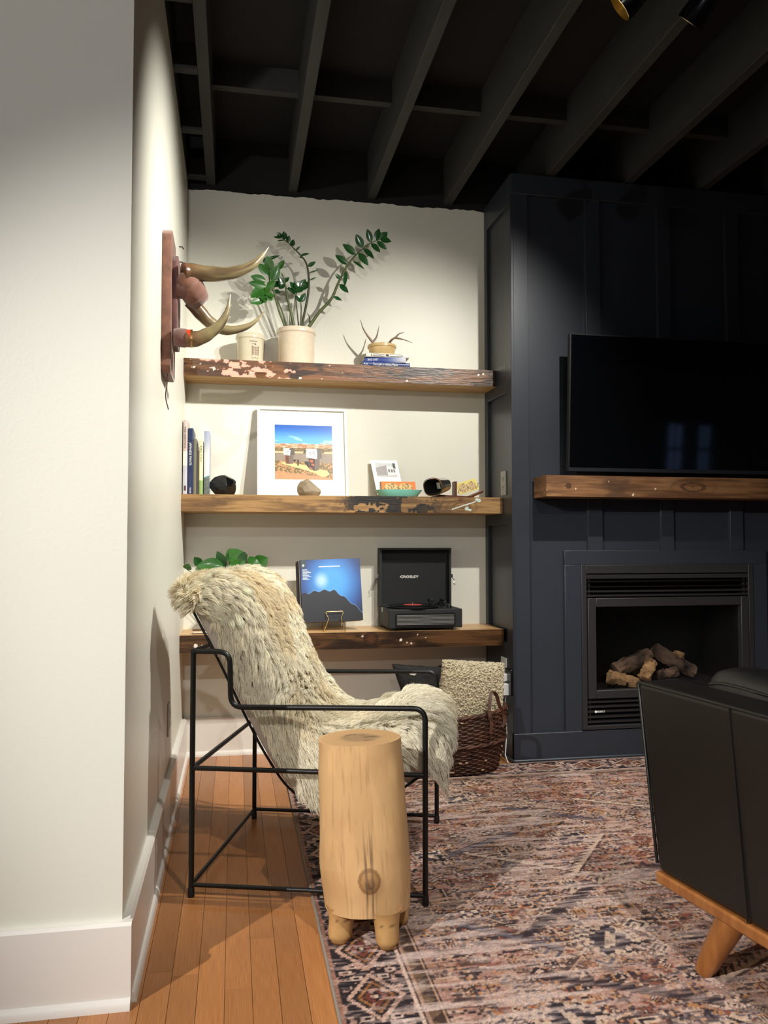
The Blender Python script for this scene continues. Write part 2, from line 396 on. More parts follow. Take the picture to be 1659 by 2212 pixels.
# ceiling: boards above, joists and blocking below
ceil = struct(bx('ceiling', M['black'], RX0-.1, RX1+.1, RY0-.1, WB+.3, 3.0, 3.08))
bx('header', M['black'], WL-.12, RX1, WB+.005, WB+.25, 2.735, 3.0, ceil)
bx('header', M['black'], WL-.20, WL-.0, WN, WB+.06, ZC, 3.0, ceil)
bx('header', M['black'], RX0, WL-.2, WN+.02, WN+.12, ZC, 3.0, ceil)
jx = [-.125+.40*k for k in range(-7, 19)]
for x in jx:
    far = WB+.02 if x > WL-.05 else WN+.05
    bx('joist', M['joist'], x-.022, x+.022, RY0, far, ZC, 3.0, ceil, bevel=.003)
for py in (-120, 0, 155, 285, 385):
    y = onZ(400, py, ZC).y
    bx('blocking', M['joist'], WL, -.148, y-.02, y+.02, ZC+.004, ZC+.10, ceil)
yb = onZ(720, 215, 2.90).y
for k in range(0, 12):
    x = -.125+.40*k
    bx('blocking', M['joist'], x+.022, x+.378, yb-.02, yb+.02, 2.90, 3.0, ceil)

# chimney breast, board and batten, charcoal blue
fx0, fx1, fz0, fz1 = 1.64, 2.455, .165, .88
BX0, BX1 = 1.281, 4.3
mb = MB()
mb.box(BX0, fx0, FY, WB+.1, 0, 2.76); mb.box(fx1, BX1, FY, WB+.1, 0, 2.76); mb.box(fx0, fx1, FY, WB+.1, fz1, 2.76); mb.box(fx0, fx1, FY, WB+.1, 0, fz0)
breast = struct(mb.build('wall_fireplace', M['navy']))
struct(bx('wall_beyond', M['wall'], BX1, RX1, WB, WB+.1, 0, ZC))
nv = M['navy']; PRF = FY-.018
bx('batten', nv, BX0-.001, 1.352, PRF, FY+.001, .133, 2.66, breast, bevel=.002)
for i, (a, b) in enumerate(((1.642, 1.717), (2.016, 2.085), (2.384, 2.455), (2.76, 2.83), (3.13, 3.20))):
    bx('batten', nv, a, b, PRF, FY+.001, 1.30, 2.66, breast, bevel=.002)
    if i < 3: bx('batten', nv, a, b, PRF, FY+.001, .972, 1.25, breast, bevel=.002)
bx('frieze_board', nv, BX0-.012, BX1, PRF-.004, FY+.001, 2.655, 2.752, breast, bevel=.002)
bx('surround_board', nv, 1.521, 1.602, FY-.022, FY+.001, .13, .906, breast, bevel=.002)
bx('surround_board', nv, 2.494, 2.575, FY-.022, FY+.001, .13, .906, breast, bevel=.002)
bx('surround_board', nv, 1.521, 2.575, FY-.022, FY+.001, .906, .973, breast, bevel=.002)
bx('plinth_board', nv, BX0-.014, BX1, FY-.024, FY+.001, 0, .133, breast, bevel=.003)
bx('shoe_moulding', nv, BX0-.024, BX1, FY-.036, FY-.02, 0, .018, breast, bevel=.006)
bx('plinth_board', nv, BX0-.014, BX0+.001, FY-.023, WB, 0, .133, breast, bevel=.003)
bx('shoe_moulding', nv, BX0-.024, BX0-.012, FY-.036, WB, 0, .018, breast, bevel=.005)
SX = BX0-.014
ys = onX(1092, 700, SX).y; yr = 3.925
for (z0, z1) in ((.133, .20), (onX(1095, 1388, SX).z-.14, onX(1095, 1388, SX).z), (onX(1092, 1133, SX).z, onX(1092, 1133, SX).z+.13),
                 (onX(1092, 848, SX).z, onX(1092, 783, SX).z), (2.62, 2.752)):
    bx('panel_rail', nv, SX, BX0+.001, ys, yr, z0, z1, breast, bevel=.002)
bx('panel_stile', nv, SX, BX0+.001, FY-.018, ys, .133, 2.752, breast, bevel=.002)
bx('panel_stile', nv, SX, BX0+.001, yr, WB, .133, 2.752, breast, bevel=.002)

# ================================================================ SHELVES AND MANTEL
def knot(c, U, V, u0, v0, r, dark=(40,24,14), rim=(120,84,54)):
    d = np.hypot((U-u0), (V-v0)*1.1)/r
    c = mixc(c, dark, (d < 1.15)*.75); ring = np.abs(d-.85) < .16
    c = mixc(c, rim, ring*.8); return mixc(c, (90,55,32), (d < .62)*.8)
def grain(U, V, s, f=1.):
    return fbm(U*5*f, V*75*f+1.2*fbm(U*3, V*8, s+5), s, 4)
def shelf1_paint(U, V, key):
    g = grain(U, V, 1)
    if key in ('bottom', 'top', 'back'):
        return mixc((196,158,102), (168,126,74), sstep(.35, .7, grain(U, V, 4, .6)))
    c = mixc((118,76,42), (66,40,20), sstep(.3, .68, g)); c = mixc(c, (36,24,16), sstep(.5, .66, fbm(U*9, V*22, 8))*.85)
    c = mixc(c, (60,38,22), sstep(.30, .0, np.abs(U-.2))*.5)
    c = mixc(c, (170,140,112), sstep(.60, .75, fbm(U*38, V*70, 12))*sstep(.35, .9, U)*.2)
    if key == 'front':
        p = fbm(U*24, V*46, 21, 5)+.09*np.exp(-((U-.30)/.13)**2)-.34*sstep(.16, .30, np.abs(U-.29))
        c = mixc(c, (222,160,140), sstep(.575, .59, p))
        c = mixc(c, (206,200,190), sstep(.79, .82, fbm(U*60, V*60, 31, 3))*(U < .75))
        c = knot(c, U, V, .865, .045, .021); c = knot(c, U, V, 1.19, .022, .021)
        for (a, b) in ((1.41, .055), (1.435, .06), (1.05, .012)): c = mixc(c, (235,230,220), (np.hypot(U-a, V-b) < .0045))
    return c
def shelf2_paint(U, V, key):
    g = grain(U, V, 2)
    if key in ('bottom', 'top', 'back'): return mixc((190,150,96), (160,122,74), sstep(.35, .7, g))
    c = mixc((156,120,74), (112,82,48), sstep(.32, .7, g)); c = mixc(c, (84,60,36), sstep(.58, .75, fbm(U*10, V*24, 9))*.7)
    if key == 'front':
        reg = sstep(.68, .80, U)*sstep(1.27, 1.05, U)
        c = mixc(c, (24,20,17), sstep(.50, .54, fbm(U*26, V*30, 14, 3))*reg*.92)
        c = mixc(c, (24,20,17), sstep(.60, .64, vn(U*95, V*95, 6))*sstep(.42, .5, fbm(U*14, V*14, 3))*reg*.95)
        e = np.hypot((U-1.30)*.45, (V-.03)); c = mixc(c, (84,58,34), (np.sin(e*420) > .45)*sstep(.05, .02, e)*.6)
        line = np.abs(V-(.034+.32*(U-1.30))) < .0028; c = mixc(c, (206,214,204), line*(U > 1.25)*(U < 1.37))
        for (a, b, r) in ((1.385, .062, .010), (1.375, .066, .009), (1.325, .022, .010), (1.34, .016, .008)): c = mixc(c, (190,208,200), (np.hypot(U-a, (V-b)*1.3) < r))
        c = knot(c, U, V, 1.295, .06, .014, (110,78,46), (96,66,38))
    return c
def shelf3_paint(U, V, key):
    if key in ('top', 'bottom', 'back'): return mixc((216,176,124), (190,148,98), sstep(.35, .7, grain(U, V, 6, .7)))
    g = grain(U, V, 3); c = mixc((98,66,38), (58,38,22), sstep(.32, .7, g)); c = mixc(c, (36,24,15), sstep(.52, .7, fbm(U*8, V*20, 19))*.8)
    if key == 'front':
        c = knot(c, U, V, .86, .045, .03, (28,18,12), (70,44,26))
        for (a, b, r) in ((1.00, .036, .0065), (.82, .058, .004), (1.03, .024, .004), (1.05, .02, .004), (.07, .03, .009), (.10, .028, .006), (.085, .02, .006), (1.12, .045, .003), (.55, .05, .003), (1.08, .06, .003)):
            c = mixc(c, (225,215,205), (np.hypot(U-a, V-b) < r))
    return c
def mantel_paint(U, V, key):
    g = grain(U, V, 7); c = mixc((128,90,56), (88,58,34), sstep(.3, .7, g)); c = mixc(c, (66,44,28), sstep(.55, .72, fbm(U*6, V*16, 29))*.7)
    c = mixc(c, (150,112,74), sstep(.6, .8, fbm(U*5, V*14, 41))*.5)
    if key == 'front':
        c = knot(c, U, V, .105, .048, .012, (40,25,16), (60,38,22))
        e = np.hypot((U-.72)*.35, V-.05); c = mixc(c, (54,34,20), (np.sin(e*300+4*fbm(U*9, V*30, 2)) > .3)*sstep(.05, .015, e)*.6)
        for (a, b, r) in ((.0, .03, .003), (.14, .035, .003), (.15, .04, .002), (.42, .012, .005), (.53, .04, .004), (.3, .07, .002)): c = mixc(c, (220,205,180), (np.hypot(U-a, V-b) < r))
    return c
S1Y, S2Y, S3Y = 3.78, 3.70, 3.69
S1T, S2T, S3T = 1.860, 1.227, .598
SXR = SX
tag(painted_box('floating_shelf', WL, SXR, S1Y, WB, 1.780, S1T, .0032, shelf1_paint, M['shelf1']), 'top floating shelf, dark varnished timber with peeling pink paint', 'shelf')
tag(painted_box('floating_shelf', WL, SXR, S2Y, WB, 1.150, S2T, .0032, shelf2_paint, M['shelf2']), 'middle floating shelf, tan reclaimed timber with charred black spots', 'shelf')
tag(painted_box('floating_shelf', WL, SXR, S3Y, WB, .521, S3T, .0032, shelf3_paint, M['shelf1']), 'lowest floating shelf, dark brown front edge and pale top, holding the record player', 'shelf')
tag(painted_box('mantel_beam', 1.374, 3.05, 3.41, FY-.017, 1.217, 1.313, .004, mantel_paint, M['shelf2']), 'brown reclaimed timber mantel beam above the fireplace', 'mantel')

# ================================================================ FIREPLACE INSERT, LOGS, TV
fp = thing('gas_fireplace', 'black metal gas fireplace insert with louvres and glass door', 'fireplace', (2.05, 3.56, .14))
mb = MB(); t = .006   # firebox shell
mb.box(fx0, fx1, 3.93, 3.93+t, fz0, fz1); mb.box(fx0, fx0+t, FY-.02, 3.93, fz0, fz1); mb.box(fx1-t, fx1, FY-.02, 3.93, fz0, fz1)
mb.box(fx0, fx1, FY-.02, 3.93, fz0, fz0+t); mb.box(fx0, fx1, FY-.02, 3.93, fz1-t, fz1)
mb.build('firebox', M['firebox'], fp)
Fx = 1.601; Gx = 2.495; Fz0 = .138; Fz1 = .906; FF = FY-.030
ix0 = onY(1267, 1240, FF).x; ix1 = Gx-(ix0-Fx); iz1 = onY(1300, 1239, FF).z; iz0 = onY(1300, 1567, FF).z
for (a, b, c_, d) in ((Fx, ix0, Fz0, Fz1), (ix1, Gx, Fz0, Fz1), (ix0, ix1, iz1, Fz1), (ix0, ix1, Fz0, iz0)):
    bx('trim_frame', M['fmetal'], a, b, FF, FY, c_, d, fp, bevel=.002)
dz1 = onY(1300, 1292, FF).z; dz0 = onY(1300, 1509, FF).z
gz1 = onY(1300, 1311, FF).z; gz0 = onY(1300, 1491, FF).z; gx0 = onY(1288, 1400, FF).x; gx1 = ix1-(gx0-ix0)
door = bx('door_frame', M['fmetal'], ix0+.004, gx0, FF-.004, FY, dz0, dz1, fp, bevel=.003)
for (a, b, c_, d) in ((gx1, ix1-.004, dz0, dz1), (gx0, gx1, gz1, dz1), (gx0, gx1, dz0, gz0)):
    bx('door_rail', M['fmetal'], a, b, FF-.004, FY, c_, d, door, bevel=.003)
bx('door_glass', M['glass'], gx0-.004, gx1+.004, FY-.008, FY-.004, gz0-.004, gz1+.004, door)
def louvre(z0, z1, m=M['fmetal']):
    mb = MB(); mb.hexa([(ix0+.002, FF+.004, z0), (ix1-.002, FF+.004, z0), (ix1-.002, FY+.03, z0+.004), (ix0+.002, FY+.03, z0+.004),
                        (ix0+.002, FF+.002, z1-.003), (ix1-.002, FF+.002, z1-.003), (ix1-.002, FY+.03, z1), (ix0+.002, FY+.03, z1)])
    return mb.build('louvre', m, fp)
zz = lambda py: onY(1300, py, FF).z
louvre(zz(1250), zz(1240)); louvre(zz(1258), zz(1253), M['headblack']); louvre(zz(1269), zz(1265), M['headblack']); louvre(zz(1279.5), zz(1275)); louvre(zz(1289), zz(1284))
for py in (1517, 1527.5, 1538, 1549.5, 1560):
    l = louvre(zz(py+1.5), zz(py-3.5))
    if py == 1538: logo_z = zz(py+1)
x0 = onY(1286, 1537, FF).x; xe = onY(1306, 1537, FF).x
MB().lathe([(0, -.001), (.006, -.001), (.006, .001), (0, .001)], (x0+.003, FF+.0005, logo_z+.004), 8, axis=(0, 1, 0)).build('flame_emblem', M['whiteink'], fp)
text('lettering', 'REGENCY', (x0+.009, FF+.0015, logo_z), (1, 0, 0), (0, 0, 1), .0115, M['whiteink'], fp, width=xe-x0-.006, bold=.0003)

def log(name, a, b, r, m, label, y0=3.74, y1=None, seed=0, rough=.45):
    A = onY(1280+a[0]/6.9125, 1360+a[1]/6.9125, y0); B = onY(1280+b[0]/6.9125, 1360+b[1]/6.9125, y1 or y0)
    n = 40; seg = 30; D = B-A; T = D.normalized(); N = T.orthogonal().normalized(); Bn = T.cross(N); mb = MB(); vs = []
    for i in range(n):
        u = i/(n-1); rr = r*(1-.10*u)*(1. if 0 < i < n-1 else .93)
        for k in range(seg):
            an = 2*PI*k/seg; q = rr*(1+rough*(vn(k*.5 if k < 15 else (30-k)*.5, u*4, seed)-.5)+rough*.9*(vn(k*1.3, u*13, seed+3)-.5))
            vs.append(A+D*u+(N*math.cos(an)+Bn*math.sin(an))*q)
    fs = [(i*seg+k, i*seg+(k+1) % seg, (i+1)*seg+(k+1) % seg, (i+1)*seg+k) for i in range(n-1) for k in range(seg)]
    fs += [tuple(range(seg))[::-1], tuple(range((n-1)*seg, n*seg))]
    mb.add(vs, fs); return tag(mb.build(name, m, None, smooth=60), label, 'log', 'ceramic logs in the fireplace')
log('fire_log', (240, 700), (680, 800), .030, M['bark2'], 'split pale ceramic log lying lowest at the front of the grate', 3.653, seed=1)
log('fire_log', (330, 620), (850, 370), .036, M['bark'], 'thick charred ceramic log leaning up to the right', 3.711, 3.735, seed=2, rough=.4)
log('fire_log', (775, 740), (880, 465), .029, M['bark2'], 'short pale ceramic log standing upright in the middle of the fire', 3.632, 3.668, seed=3)
log('fire_log', (900, 300), (1510, 640), .034, M['bark'], 'long dark brown ceramic log sloping down to the right', 3.755, 3.72, seed=4, rough=.4)
log('fire_log', (985, 690), (1260, 630), .026, M['bark'], 'small reddish ceramic log lying behind the sofa corner', 3.655, seed=5)
log('fire_log', (1205, 660), (1300, 330), .028, M['bark2'], 'stubby ceramic log end sticking up behind the long log', 3.815, 3.82, seed=6)
log('fire_log', (420, 480), (770, 655), .026, M['bark'], 'dark ceramic log half hidden behind the leaning charred log', 3.800, seed=7)
gb = fp
gtop = onY(1400, 1487, 3.62).z
bx('burner_tray', M['plasticblack'], 1.68, 2.42, 3.61, 3.86, fz0+.004, gtop-.005, gb, bevel=.008)
bed = bx('ember_bed', M['firebox'], 1.95, 2.40, 3.60, 3.865, gtop-.016, .334, gb, bevel=.02)
for k in range(5):
    x = onY(1300, 1485, 3.63).x+.012+.055*k
    MB().tube([(x, 3.615, gtop-.01), (x, 3.612, gtop+.03)], .006, 6).build('grate_bar', M['plasticblack'], gb)

tv = thing('television', 'large black flat screen television above the mantel', 'television', (2.07, 3.44, 1.335))
tb, tt = (3.455, 1.337), (3.42, 1.965); tx0, tx1 = 1.50, 2.63
def tvp(x, k, d): # k 0..1 up the panel, d depth behind the screen
    y = tb[0]+(tt[0]-tb[0])*k; z = tb[1]+(tt[1]-tb[1])*k; return (x, y+d, z)
def tvbox(x0, x1, k0, k1, d0, d1): return MB().hexa([tvp(x0,k0,d0), tvp(x1,k0,d0), tvp(x1,k0,d1), tvp(x0,k0,d1), tvp(x0,k1,d0), tvp(x1,k1,d0), tvp(x1,k1,d1), tvp(x0,k1,d1)])
tvbox(tx0, tx1, 0, 1, .002, .03).build('housing', M['plasticblack'], tv, bevel=.002)
tvbox(tx0+.006, tx1-.006, .028, .99, .0, .003).build('screen', M['blackgloss'], tv)
tvbox(tx0, tx1, 0, .026, -.002, .004).build('bezel', mat('tv_bezel', (34,36,40), .35), tv)
tvbox(tx0+.18, tx1-.18, .1, .75, .028, .065).build('rear_case', M['plasticblack'], tv, bevel=.01)
br = bx('wall_bracket', M['plasticblack'], 1.95, 2.2, 3.49, PRF-.008, 1.5, 1.75, tv)
bx('mounting_plate', M['plasticblack'], 1.93, 2.22, PRF-.010, PRF+.001, 1.48, 1.77, br)

# ================================================================ TRACK LIGHTS
def head(pos, tgt, label, ztop=2.742):
    P = Vector(pos); D = (Vector(tgt)-P).normalized(); back = P-D*.125
    t = thing('track_light', label, 'track light', (back.x, back.y, ztop), 'ceiling track lights')
    prof = [(.044, .002), (.0445, -.012), (.041, -.045), (.033, -.085), (.020, -.118), (.010, -.132), (.001, -.134)]
    inner = [(.001, -.10), (.018, -.098), (.030, -.075), (.038, -.04), (.0425, -.008), (.0425, .003), (.044, .002)]
    MB().lathe(prof, P, 40, axis=D).build('housing', M['headblack'], t, smooth=60)
    r = MB().lathe(inner, P, 40, axis=D).build('reflector', M['gold'], t, smooth=50)
    MB().lathe([(.001, -.070), (.012, -.072), (.014, -.085), (.010, -.098), (.001, -.1)], P, 16, axis=D).build('bulb', M['bulb'], r, smooth=60)
    pv = P-D*.10; top = Vector((pv.x, pv.y, ztop))
    MB().tube([pv+Vector((0, 0, .02)), top-Vector((0, 0, .028))], .006, 10).build('stem', M['headblack'], t)
    bx('adapter', M['headblack'], pv.x-.03, pv.x+.03, pv.y-.016, pv.y+.016, ztop-.03, ztop, t, bevel=.004)
    return t
names = ['black bell-shaped spotlight with a bright gold reflector facing the left wall', 'black bell-shaped spotlight beside it, tilted at the shelves',
         'black track spotlight aimed at the fireplace', 'black track spotlight in the open room, aimed at the chair', 'added black fill spotlight, out of view, brightening the plain near wall', 'added black fill spotlight, out of view, brightening the rug and stump']  # last two heads are added housings for the unseen fill spots
for (pos, tgt, w, a_, b_, c_), lo, nm in zip(LAMPS, SPOTS, names):
    h = head(pos, tgt, nm); lo.parent = h; lo.matrix_parent_inverse = Matrix.Translation(-Vector(WLOC[h.name]))
for a, b, nm in (((.85, 2.20), (3.2, 2.30), 'black ceiling track carrying the spotlights before the fireplace'), ((-2.6, -.54), (-2.2, -.54), 'short black ceiling track in the open room by the outer wall'),
             ((-.45, -2.42), (-.05, -2.42), 'added short black track for the near wall fill spotlight behind the camera position'), ((.5, .06), (1.0, .06), 'added short black track for the rug fill spotlight before the sofa')):  # both tracks here added to carry the fill spots
    y = a[1]-.05; tag(bx('light_track', M['headblack'], a[0], b[0], y-.02, y+.05, 2.738, ZC, None, bevel=.003), nm, 'track')

# ================================================================ OUTLETS AND CORDS ON WALLS
def outlet(o, ux, uy, n, name, label, m, slots=True):
    o, ux, uy, n = Vector(o), Vector(ux), Vector(uy), Vector(n)
    t = thing(name, label, 'outlet', o)
    MB().obox(o+n*.003, ux, uy, n, .036, .058, .003).build('plate', m, t, bevel=.002)
    for s in (-1, 1):
        r = MB().obox(o+uy*.02*s+n*.0065, ux, uy, n, .016, .014, .001).build('receptacle', m, t, bevel=.001)
        for k in (-1, 1): MB().obox(o+uy*(.02*s+.003)+ux*.006*k+n*.0078, ux, uy, n, .0012, .004, .0004).build('slot', M['slot'], r)
        MB().obox(o+uy*(.02*s-.007)+n*.0078, ux, uy, n, .002, .002, .0004).build('slot', M['slot'], r)
    return t
outlet(onX(1089, 1044, SX), (0, -1, 0), (0, 0, 1), (-1, 0, 0), 'wall_outlet', 'pale outlet plate on the dark panel beside the stereoscope', M['greyplate'])
outlet(onX(363, 1553, WL), (0, -1, 0), (0, 0, 1), (1, 0, 0), 'wall_outlet', 'white outlet plate on the left wall behind the armchair', M['wall'])
pa = thing('power_adapter', 'white outlet with two plugged-in chargers behind the basket', 'power adapter', onX(1089, 1470, SX))
q = onX(1088, 1445, SX-.004); bx('plate', M['plastic'], SX-.006, SX+.001, q.y-.036, q.y+.036, q.z-.055, q.z+.055, pa, bevel=.002)
q = onX(1089, 1462, SX-.02); bx('plug', M['plastic'], SX-.034, SX-.004, q.y-.022, q.y+.022, q.z-.018, q.z+.016, pa, bevel=.004)
q = onX(1092, 1486, SX-.02); bx('plug', M['plastic'], SX-.04, SX-.004, q.y-.022, q.y+.022, q.z-.032, q.z+.022, pa, bevel=.004)
MB().tube([(SX-.02, q.y, q.z-.03), (SX-.021, q.y, q.z-.10), (SX-.018, q.y-.01, q.z-.2), (SX-.03, q.y-.02, .03), (SX-.03, q.y-.06, .006)], .0025, 6).build('cord', M['plastic'], pa, smooth=60)
bx('usb_strip', M['headblack'], SX-.012, SX+.001, q.y-.05, q.y+.03, q.z-.03, q.z+.09, pa, bevel=.003)

# ================================================================ WALL-MOUNTED HORNS
hr = thing('horn_mount', 'padded brown board with curved steer horns on the left wall', 'horn mount', (WL, 2.69, 1.55))
ya, yb2 = 2.635, 2.83; zb, zt = onY(364, 803, 2.635).z, onY(364, 491, 2.635).z
def board_prism(y0, y1, z0, z1, x0, x1, ch):
    p = [(y0+ch, z0), (y1-ch, z0), (y1, z0+ch), (y1, z1-ch), (y1-ch, z1), (y0+ch, z1), (y0, z1-ch), (y0, z0+ch)]
    return MB().prism(p, lambda a, b, d: (d, a, b), x0, x1)
board_prism(ya, yb2, zb, zt, WL-.002, WL+.031, .02).build('backing_board', M['velvet'], hr, bevel=.004)
board_prism(ya+.035, yb2-.015, zb+.10, zt-.07, WL+.03, WL+.048, .025).build('raised_plaque', M['velvet2'], hr, bevel=.003)
def spline(pts, n):
    pts = [Vector(p) for p in pts]; P = [pts[0]*2-pts[1]]+pts+[pts[-1]*2-pts[-2]]; out = []
    m = len(pts)-1
    for i in range(n):
        t = i/(n-1)*m; k = min(int(t), m-1); f = t-k; a, b, c_, d = P[k:k+4]
        out.append(.5*((2*b)+(c_-a)*f+(2*a-5*b+4*c_-d)*f*f+(3*b-a-3*c_+d)*f**3))
    return out
def horn(pix, ys, r0, rtip, parent, name='horn', gray=0.):
    n = len(pix); P = spline([onY(p[0], p[1], ys[0]+(ys[1]-ys[0])*i/(n-1)) for i, p in enumerate(pix)], 36)
    R_ = [r0*(1-(i/35.)**1.6)*(.97+.03*math.cos(i))+rtip for i in range(36)]
    mb = MB().tube(P, R_, 20); o = mb.build(name, M['horn'], parent, smooth=60)
    me = o.data; nvv = len(me.vertices); u = np.repeat(np.arange(36)/35., 20)[:nvv]; ang = np.tile(np.arange(20), 36)[:nvv]
    g = fbm(ang*.5, u*3.0, 5+gray*10)
    c = mixc((104,74,52), (128,116,84), sstep(.0, .45, u)); c = mixc(c, (74,58,42), sstep(.45, .7, g)*.75)
    c = mixc(c, (182,164,122), sstep(.75, 1., u)*.8); c = mixc(c, (52,42,34), sstep(.55, .75, fbm(ang*.3, u*5, 8))*sstep(.35, .6, u)*.5)
    ca = me.color_attributes.new('Col', 'FLOAT_COLOR', 'POINT'); c4 = np.ones((nvv, 4), np.float32); c4[:, :3] = lin(c); ca.data.foreach_set('color', c4.ravel())
    return o
horn([(396,588), (415,589), (455,592), (500,590), (540,576), (563,556), (580,534)], (2.66, 2.72), .030, .0012, hr)
horn([(412,650), (432,675), (455,698), (485,713), (520,710), (548,697), (571,673)], (2.72, 2.78), .024, .0012, hr, gray=1)
horn([(398,732), (425,732), (452,720), (476,700), (491,672), (497,635)], (2.63, 2.66), .026, .0012, hr, gray=2)
k0 = onY(409, 622, 2.685)
def blob(c, rx, ry, rz, seed, amp=.06, seg=28, n=18):
    c = Vector(c); vs = []; 
    for i in range(n+1):
        th = PI*i/n
        for k in range(seg):
            ph = 2*PI*k/seg; a = 1+amp*(vn(k*.45 % seg*.5, i*.45, seed)-.5)*2
            vs.append(c+Vector((rx*math.sin(th)*math.cos(ph), ry*math.sin(th)*math.sin(ph), rz*math.cos(th)))*a)
    fs = [(i*seg+k, i*seg+(k+1) % seg, (i+1)*seg+(k+1) % seg, (i+1)*seg+k) for i in range(n) for k in range(seg)]
    return MB().add(vs, fs)
kA, kB = onY(398, 596, 2.675), onY(431, 655, 2.715)
MB().tube([kA+(kB-kA)*u for u in (-.12, 0, .15, .3, .32, .36, .55, .8, .84, .88, 1.0, 1.06)], [.012, .031, .040, .043, .040, .043, .0435, .041, .038, .040, .033, .022], 28).build('wrapped_boss', M['velvet'], hr, smooth=50)
MB().lathe([(.001, 0), (.030, 0), (.034, .02), (.030, .05), (.001, .06)], (WL+.045, k0.y, k0.z-.004), 24, axis=(1, 0, 0)).build('boss_neck', M['velvet2'], hr, smooth=50)
b0 = onY(384, 729, 2.635); b1 = onY(404, 731, 2.635)
MB().tube([b0-Vector((.012, 0, 0)), b0, b1-Vector((.004, 0, 0)), b1], [.026, .030, .030, .027], 24).build('leather_collar', M['velvet2'], hr, smooth=60)
MB().tube([b1-Vector((.004, 0, 0)), b1+Vector((.012, 0, 0))], [.0285, .0280], 24).build('beaded_band', M['redbead'], hr)
MB().tube([b1+Vector((.012, 0, 0)), b1+Vector((.018, 0, 0))], .0286, 24).build('thong', M['brass'], hr)
for px, py in ((387, 533), (391, 566)):
    q = onY(px, py, 2.75); MB().tube([(WL+.045, q.y, q.z), (WL+.056, q.y, q.z), (WL+.060, q.y, q.z-.008)], .002, 6).build('tack', M['headblack'], hr)
q = onY(375, 800, 2.62); MB().tube(spline([(WL+.02, 2.66, zb+.02), (WL+.018, 2.67, zb-.03), (WL+.012, 2.69, zb-.07), (WL+.02, 2.71, zb-.11)], 16), .0018, 6).build('hanging_thong', M['strap'], hr)

# ================================================================ TOP SHELF
def crock(name, label, cat, c, rt, rb, h, m, lip=.006, th=.009):
    t = thing(name, label, cat, c)
    prof = [(.001, 0), (rb, 0), (rb+.001, .004), (rt-.001, h-.030), (rt, h-.026), (rt+lip, h-.021), (rt+lip, h-.006), (rt+lip-.004, h), (rt-th+.004, h), (rt-th, h-.006), (rt-th, .012), (.001, .012)]
    MB().lathe(prof, c, 56).build('body', m, t, smooth=35)
    return t
cx_ = onY(540.5, 745, 3.865).x; ch = onY(540, 716, 3.80).z-S1T
sc = crock('stoneware_crock', 'small cream crock with a brown courthouse print', 'crock', (cx_, 3.875, S1T), .066, .061, ch, M['crock2'], lip=.004)
def wrapc(x, z): a = -PI/2+x/.066; r = .0668-.0012*(1-z/ch)-.0035*(1-z/ch); return Vector((cx_+r*math.cos(a), 3.875+r*math.sin(a), S1T+z))
def ink(poly, m=None, name='printed_mark'):
    poly = [(a*.85+.012, b) for a, b in poly]
    MB().add([wrapc(a, b) for a, b in poly], [tuple(range(len(poly)))]).build(name, m or M['ink'], sc, recalc=False)
text('lettering', 'Courthouse', (0,0,0), (1,0,0), (0,0,1), .0125, M['inkdark'], sc, width=.040, warp=lambda x, y: wrapc(-.006+x, ch*.68+y))
text('lettering', '1910', (0,0,0), (1,0,0), (0,0,1), .0105, M['inkdark'], sc, width=.018, warp=lambda x, y: wrapc(.006+x, ch*.59+y))
def prect(a, b, c_, d): ink([(a, c_), ((a+b)/2, c_), (b, c_), (b, d), ((a+b)/2, d), (a, d)])
bz = ch*.24
for k in range(5): prect(-.006+k*.0092, -.006+k*.0092+.0052, bz, bz+ch*.27)
for k in range(4): prect(-.006, .036, bz+k*ch*.085, bz+k*ch*.085+.0035)
ink([(-.008, bz+ch*.27), (.014, bz+ch*.27), (.038, bz+ch*.27), (.036, bz+ch*.30), (.016, bz+ch*.36), (-.006, bz+ch*.30)])
ink([(.011, bz+ch*.34), (.021, bz+ch*.34), (.016, bz+ch*.42)]); prect(-.010, .040, bz-.006, bz-.003)
for k in range(3): prect(-.008+k*.016, .004+k*.016, bz-.0125, bz-.010); prect(-.006+k*.014, .004+k*.014, bz-.018, bz-.0155)

bc = onY(640, 745, 3.872); bh = onY(640, 704, 3.79).z-S1T
pp = crock('potted_zamioculcas', 'large speckled cream crock holding a tall plant with glossy paired leaves', 'potted plant', (bc.x, 3.872, S1T), .090, .086, bh, M['crock'], lip=.005)
MB().lathe([(.001, 0), (.081, 0), (.081, .006), (.001, .010)], (bc.x, 3.872, S1T+bh-.03), 32).build('soil', M['soil'], pp)
def zp(cx, cy, y): return onY(500+cx/4.608, 480+cy/4.608, y)
def leaf(base, tip, w, m, parent, nrm=None, fold=.18, bend=.12, name='leaf'):
    base, tip = Vector(base), Vector(tip); D = tip-base; L_ = D.length; T = D.normalized()
    nrm = Vector(nrm) if nrm is not None else Vector((random.uniform(-.3, .3), -1, random.uniform(-.15, .35)))
    N = (nrm-T*nrm.dot(T)).normalized(); S = T.cross(N); vs = []; n = 9
    for i in range(n):
        u = i/(n-1); hw = w*.58*math.sin(PI*min(1, u**.85*1.0))**.8 if 0 < i < n-1 else .0006
        c_ = base+D*u-N*(bend*L_*u*u)*.6+N*.02*L_
        for s in (-1, -.5, 0, .5, 1): vs.append(c_+S*hw*s+N*(abs(s)*fold*hw))
    fs = [(i*5+k, i*5+k+1, (i+1)*5+k+1, (i+1)*5+k) for i in range(n-1) for k in range(4)]
    return MB().add(vs, fs).build(name, m, parent, smooth=80, recalc=False)
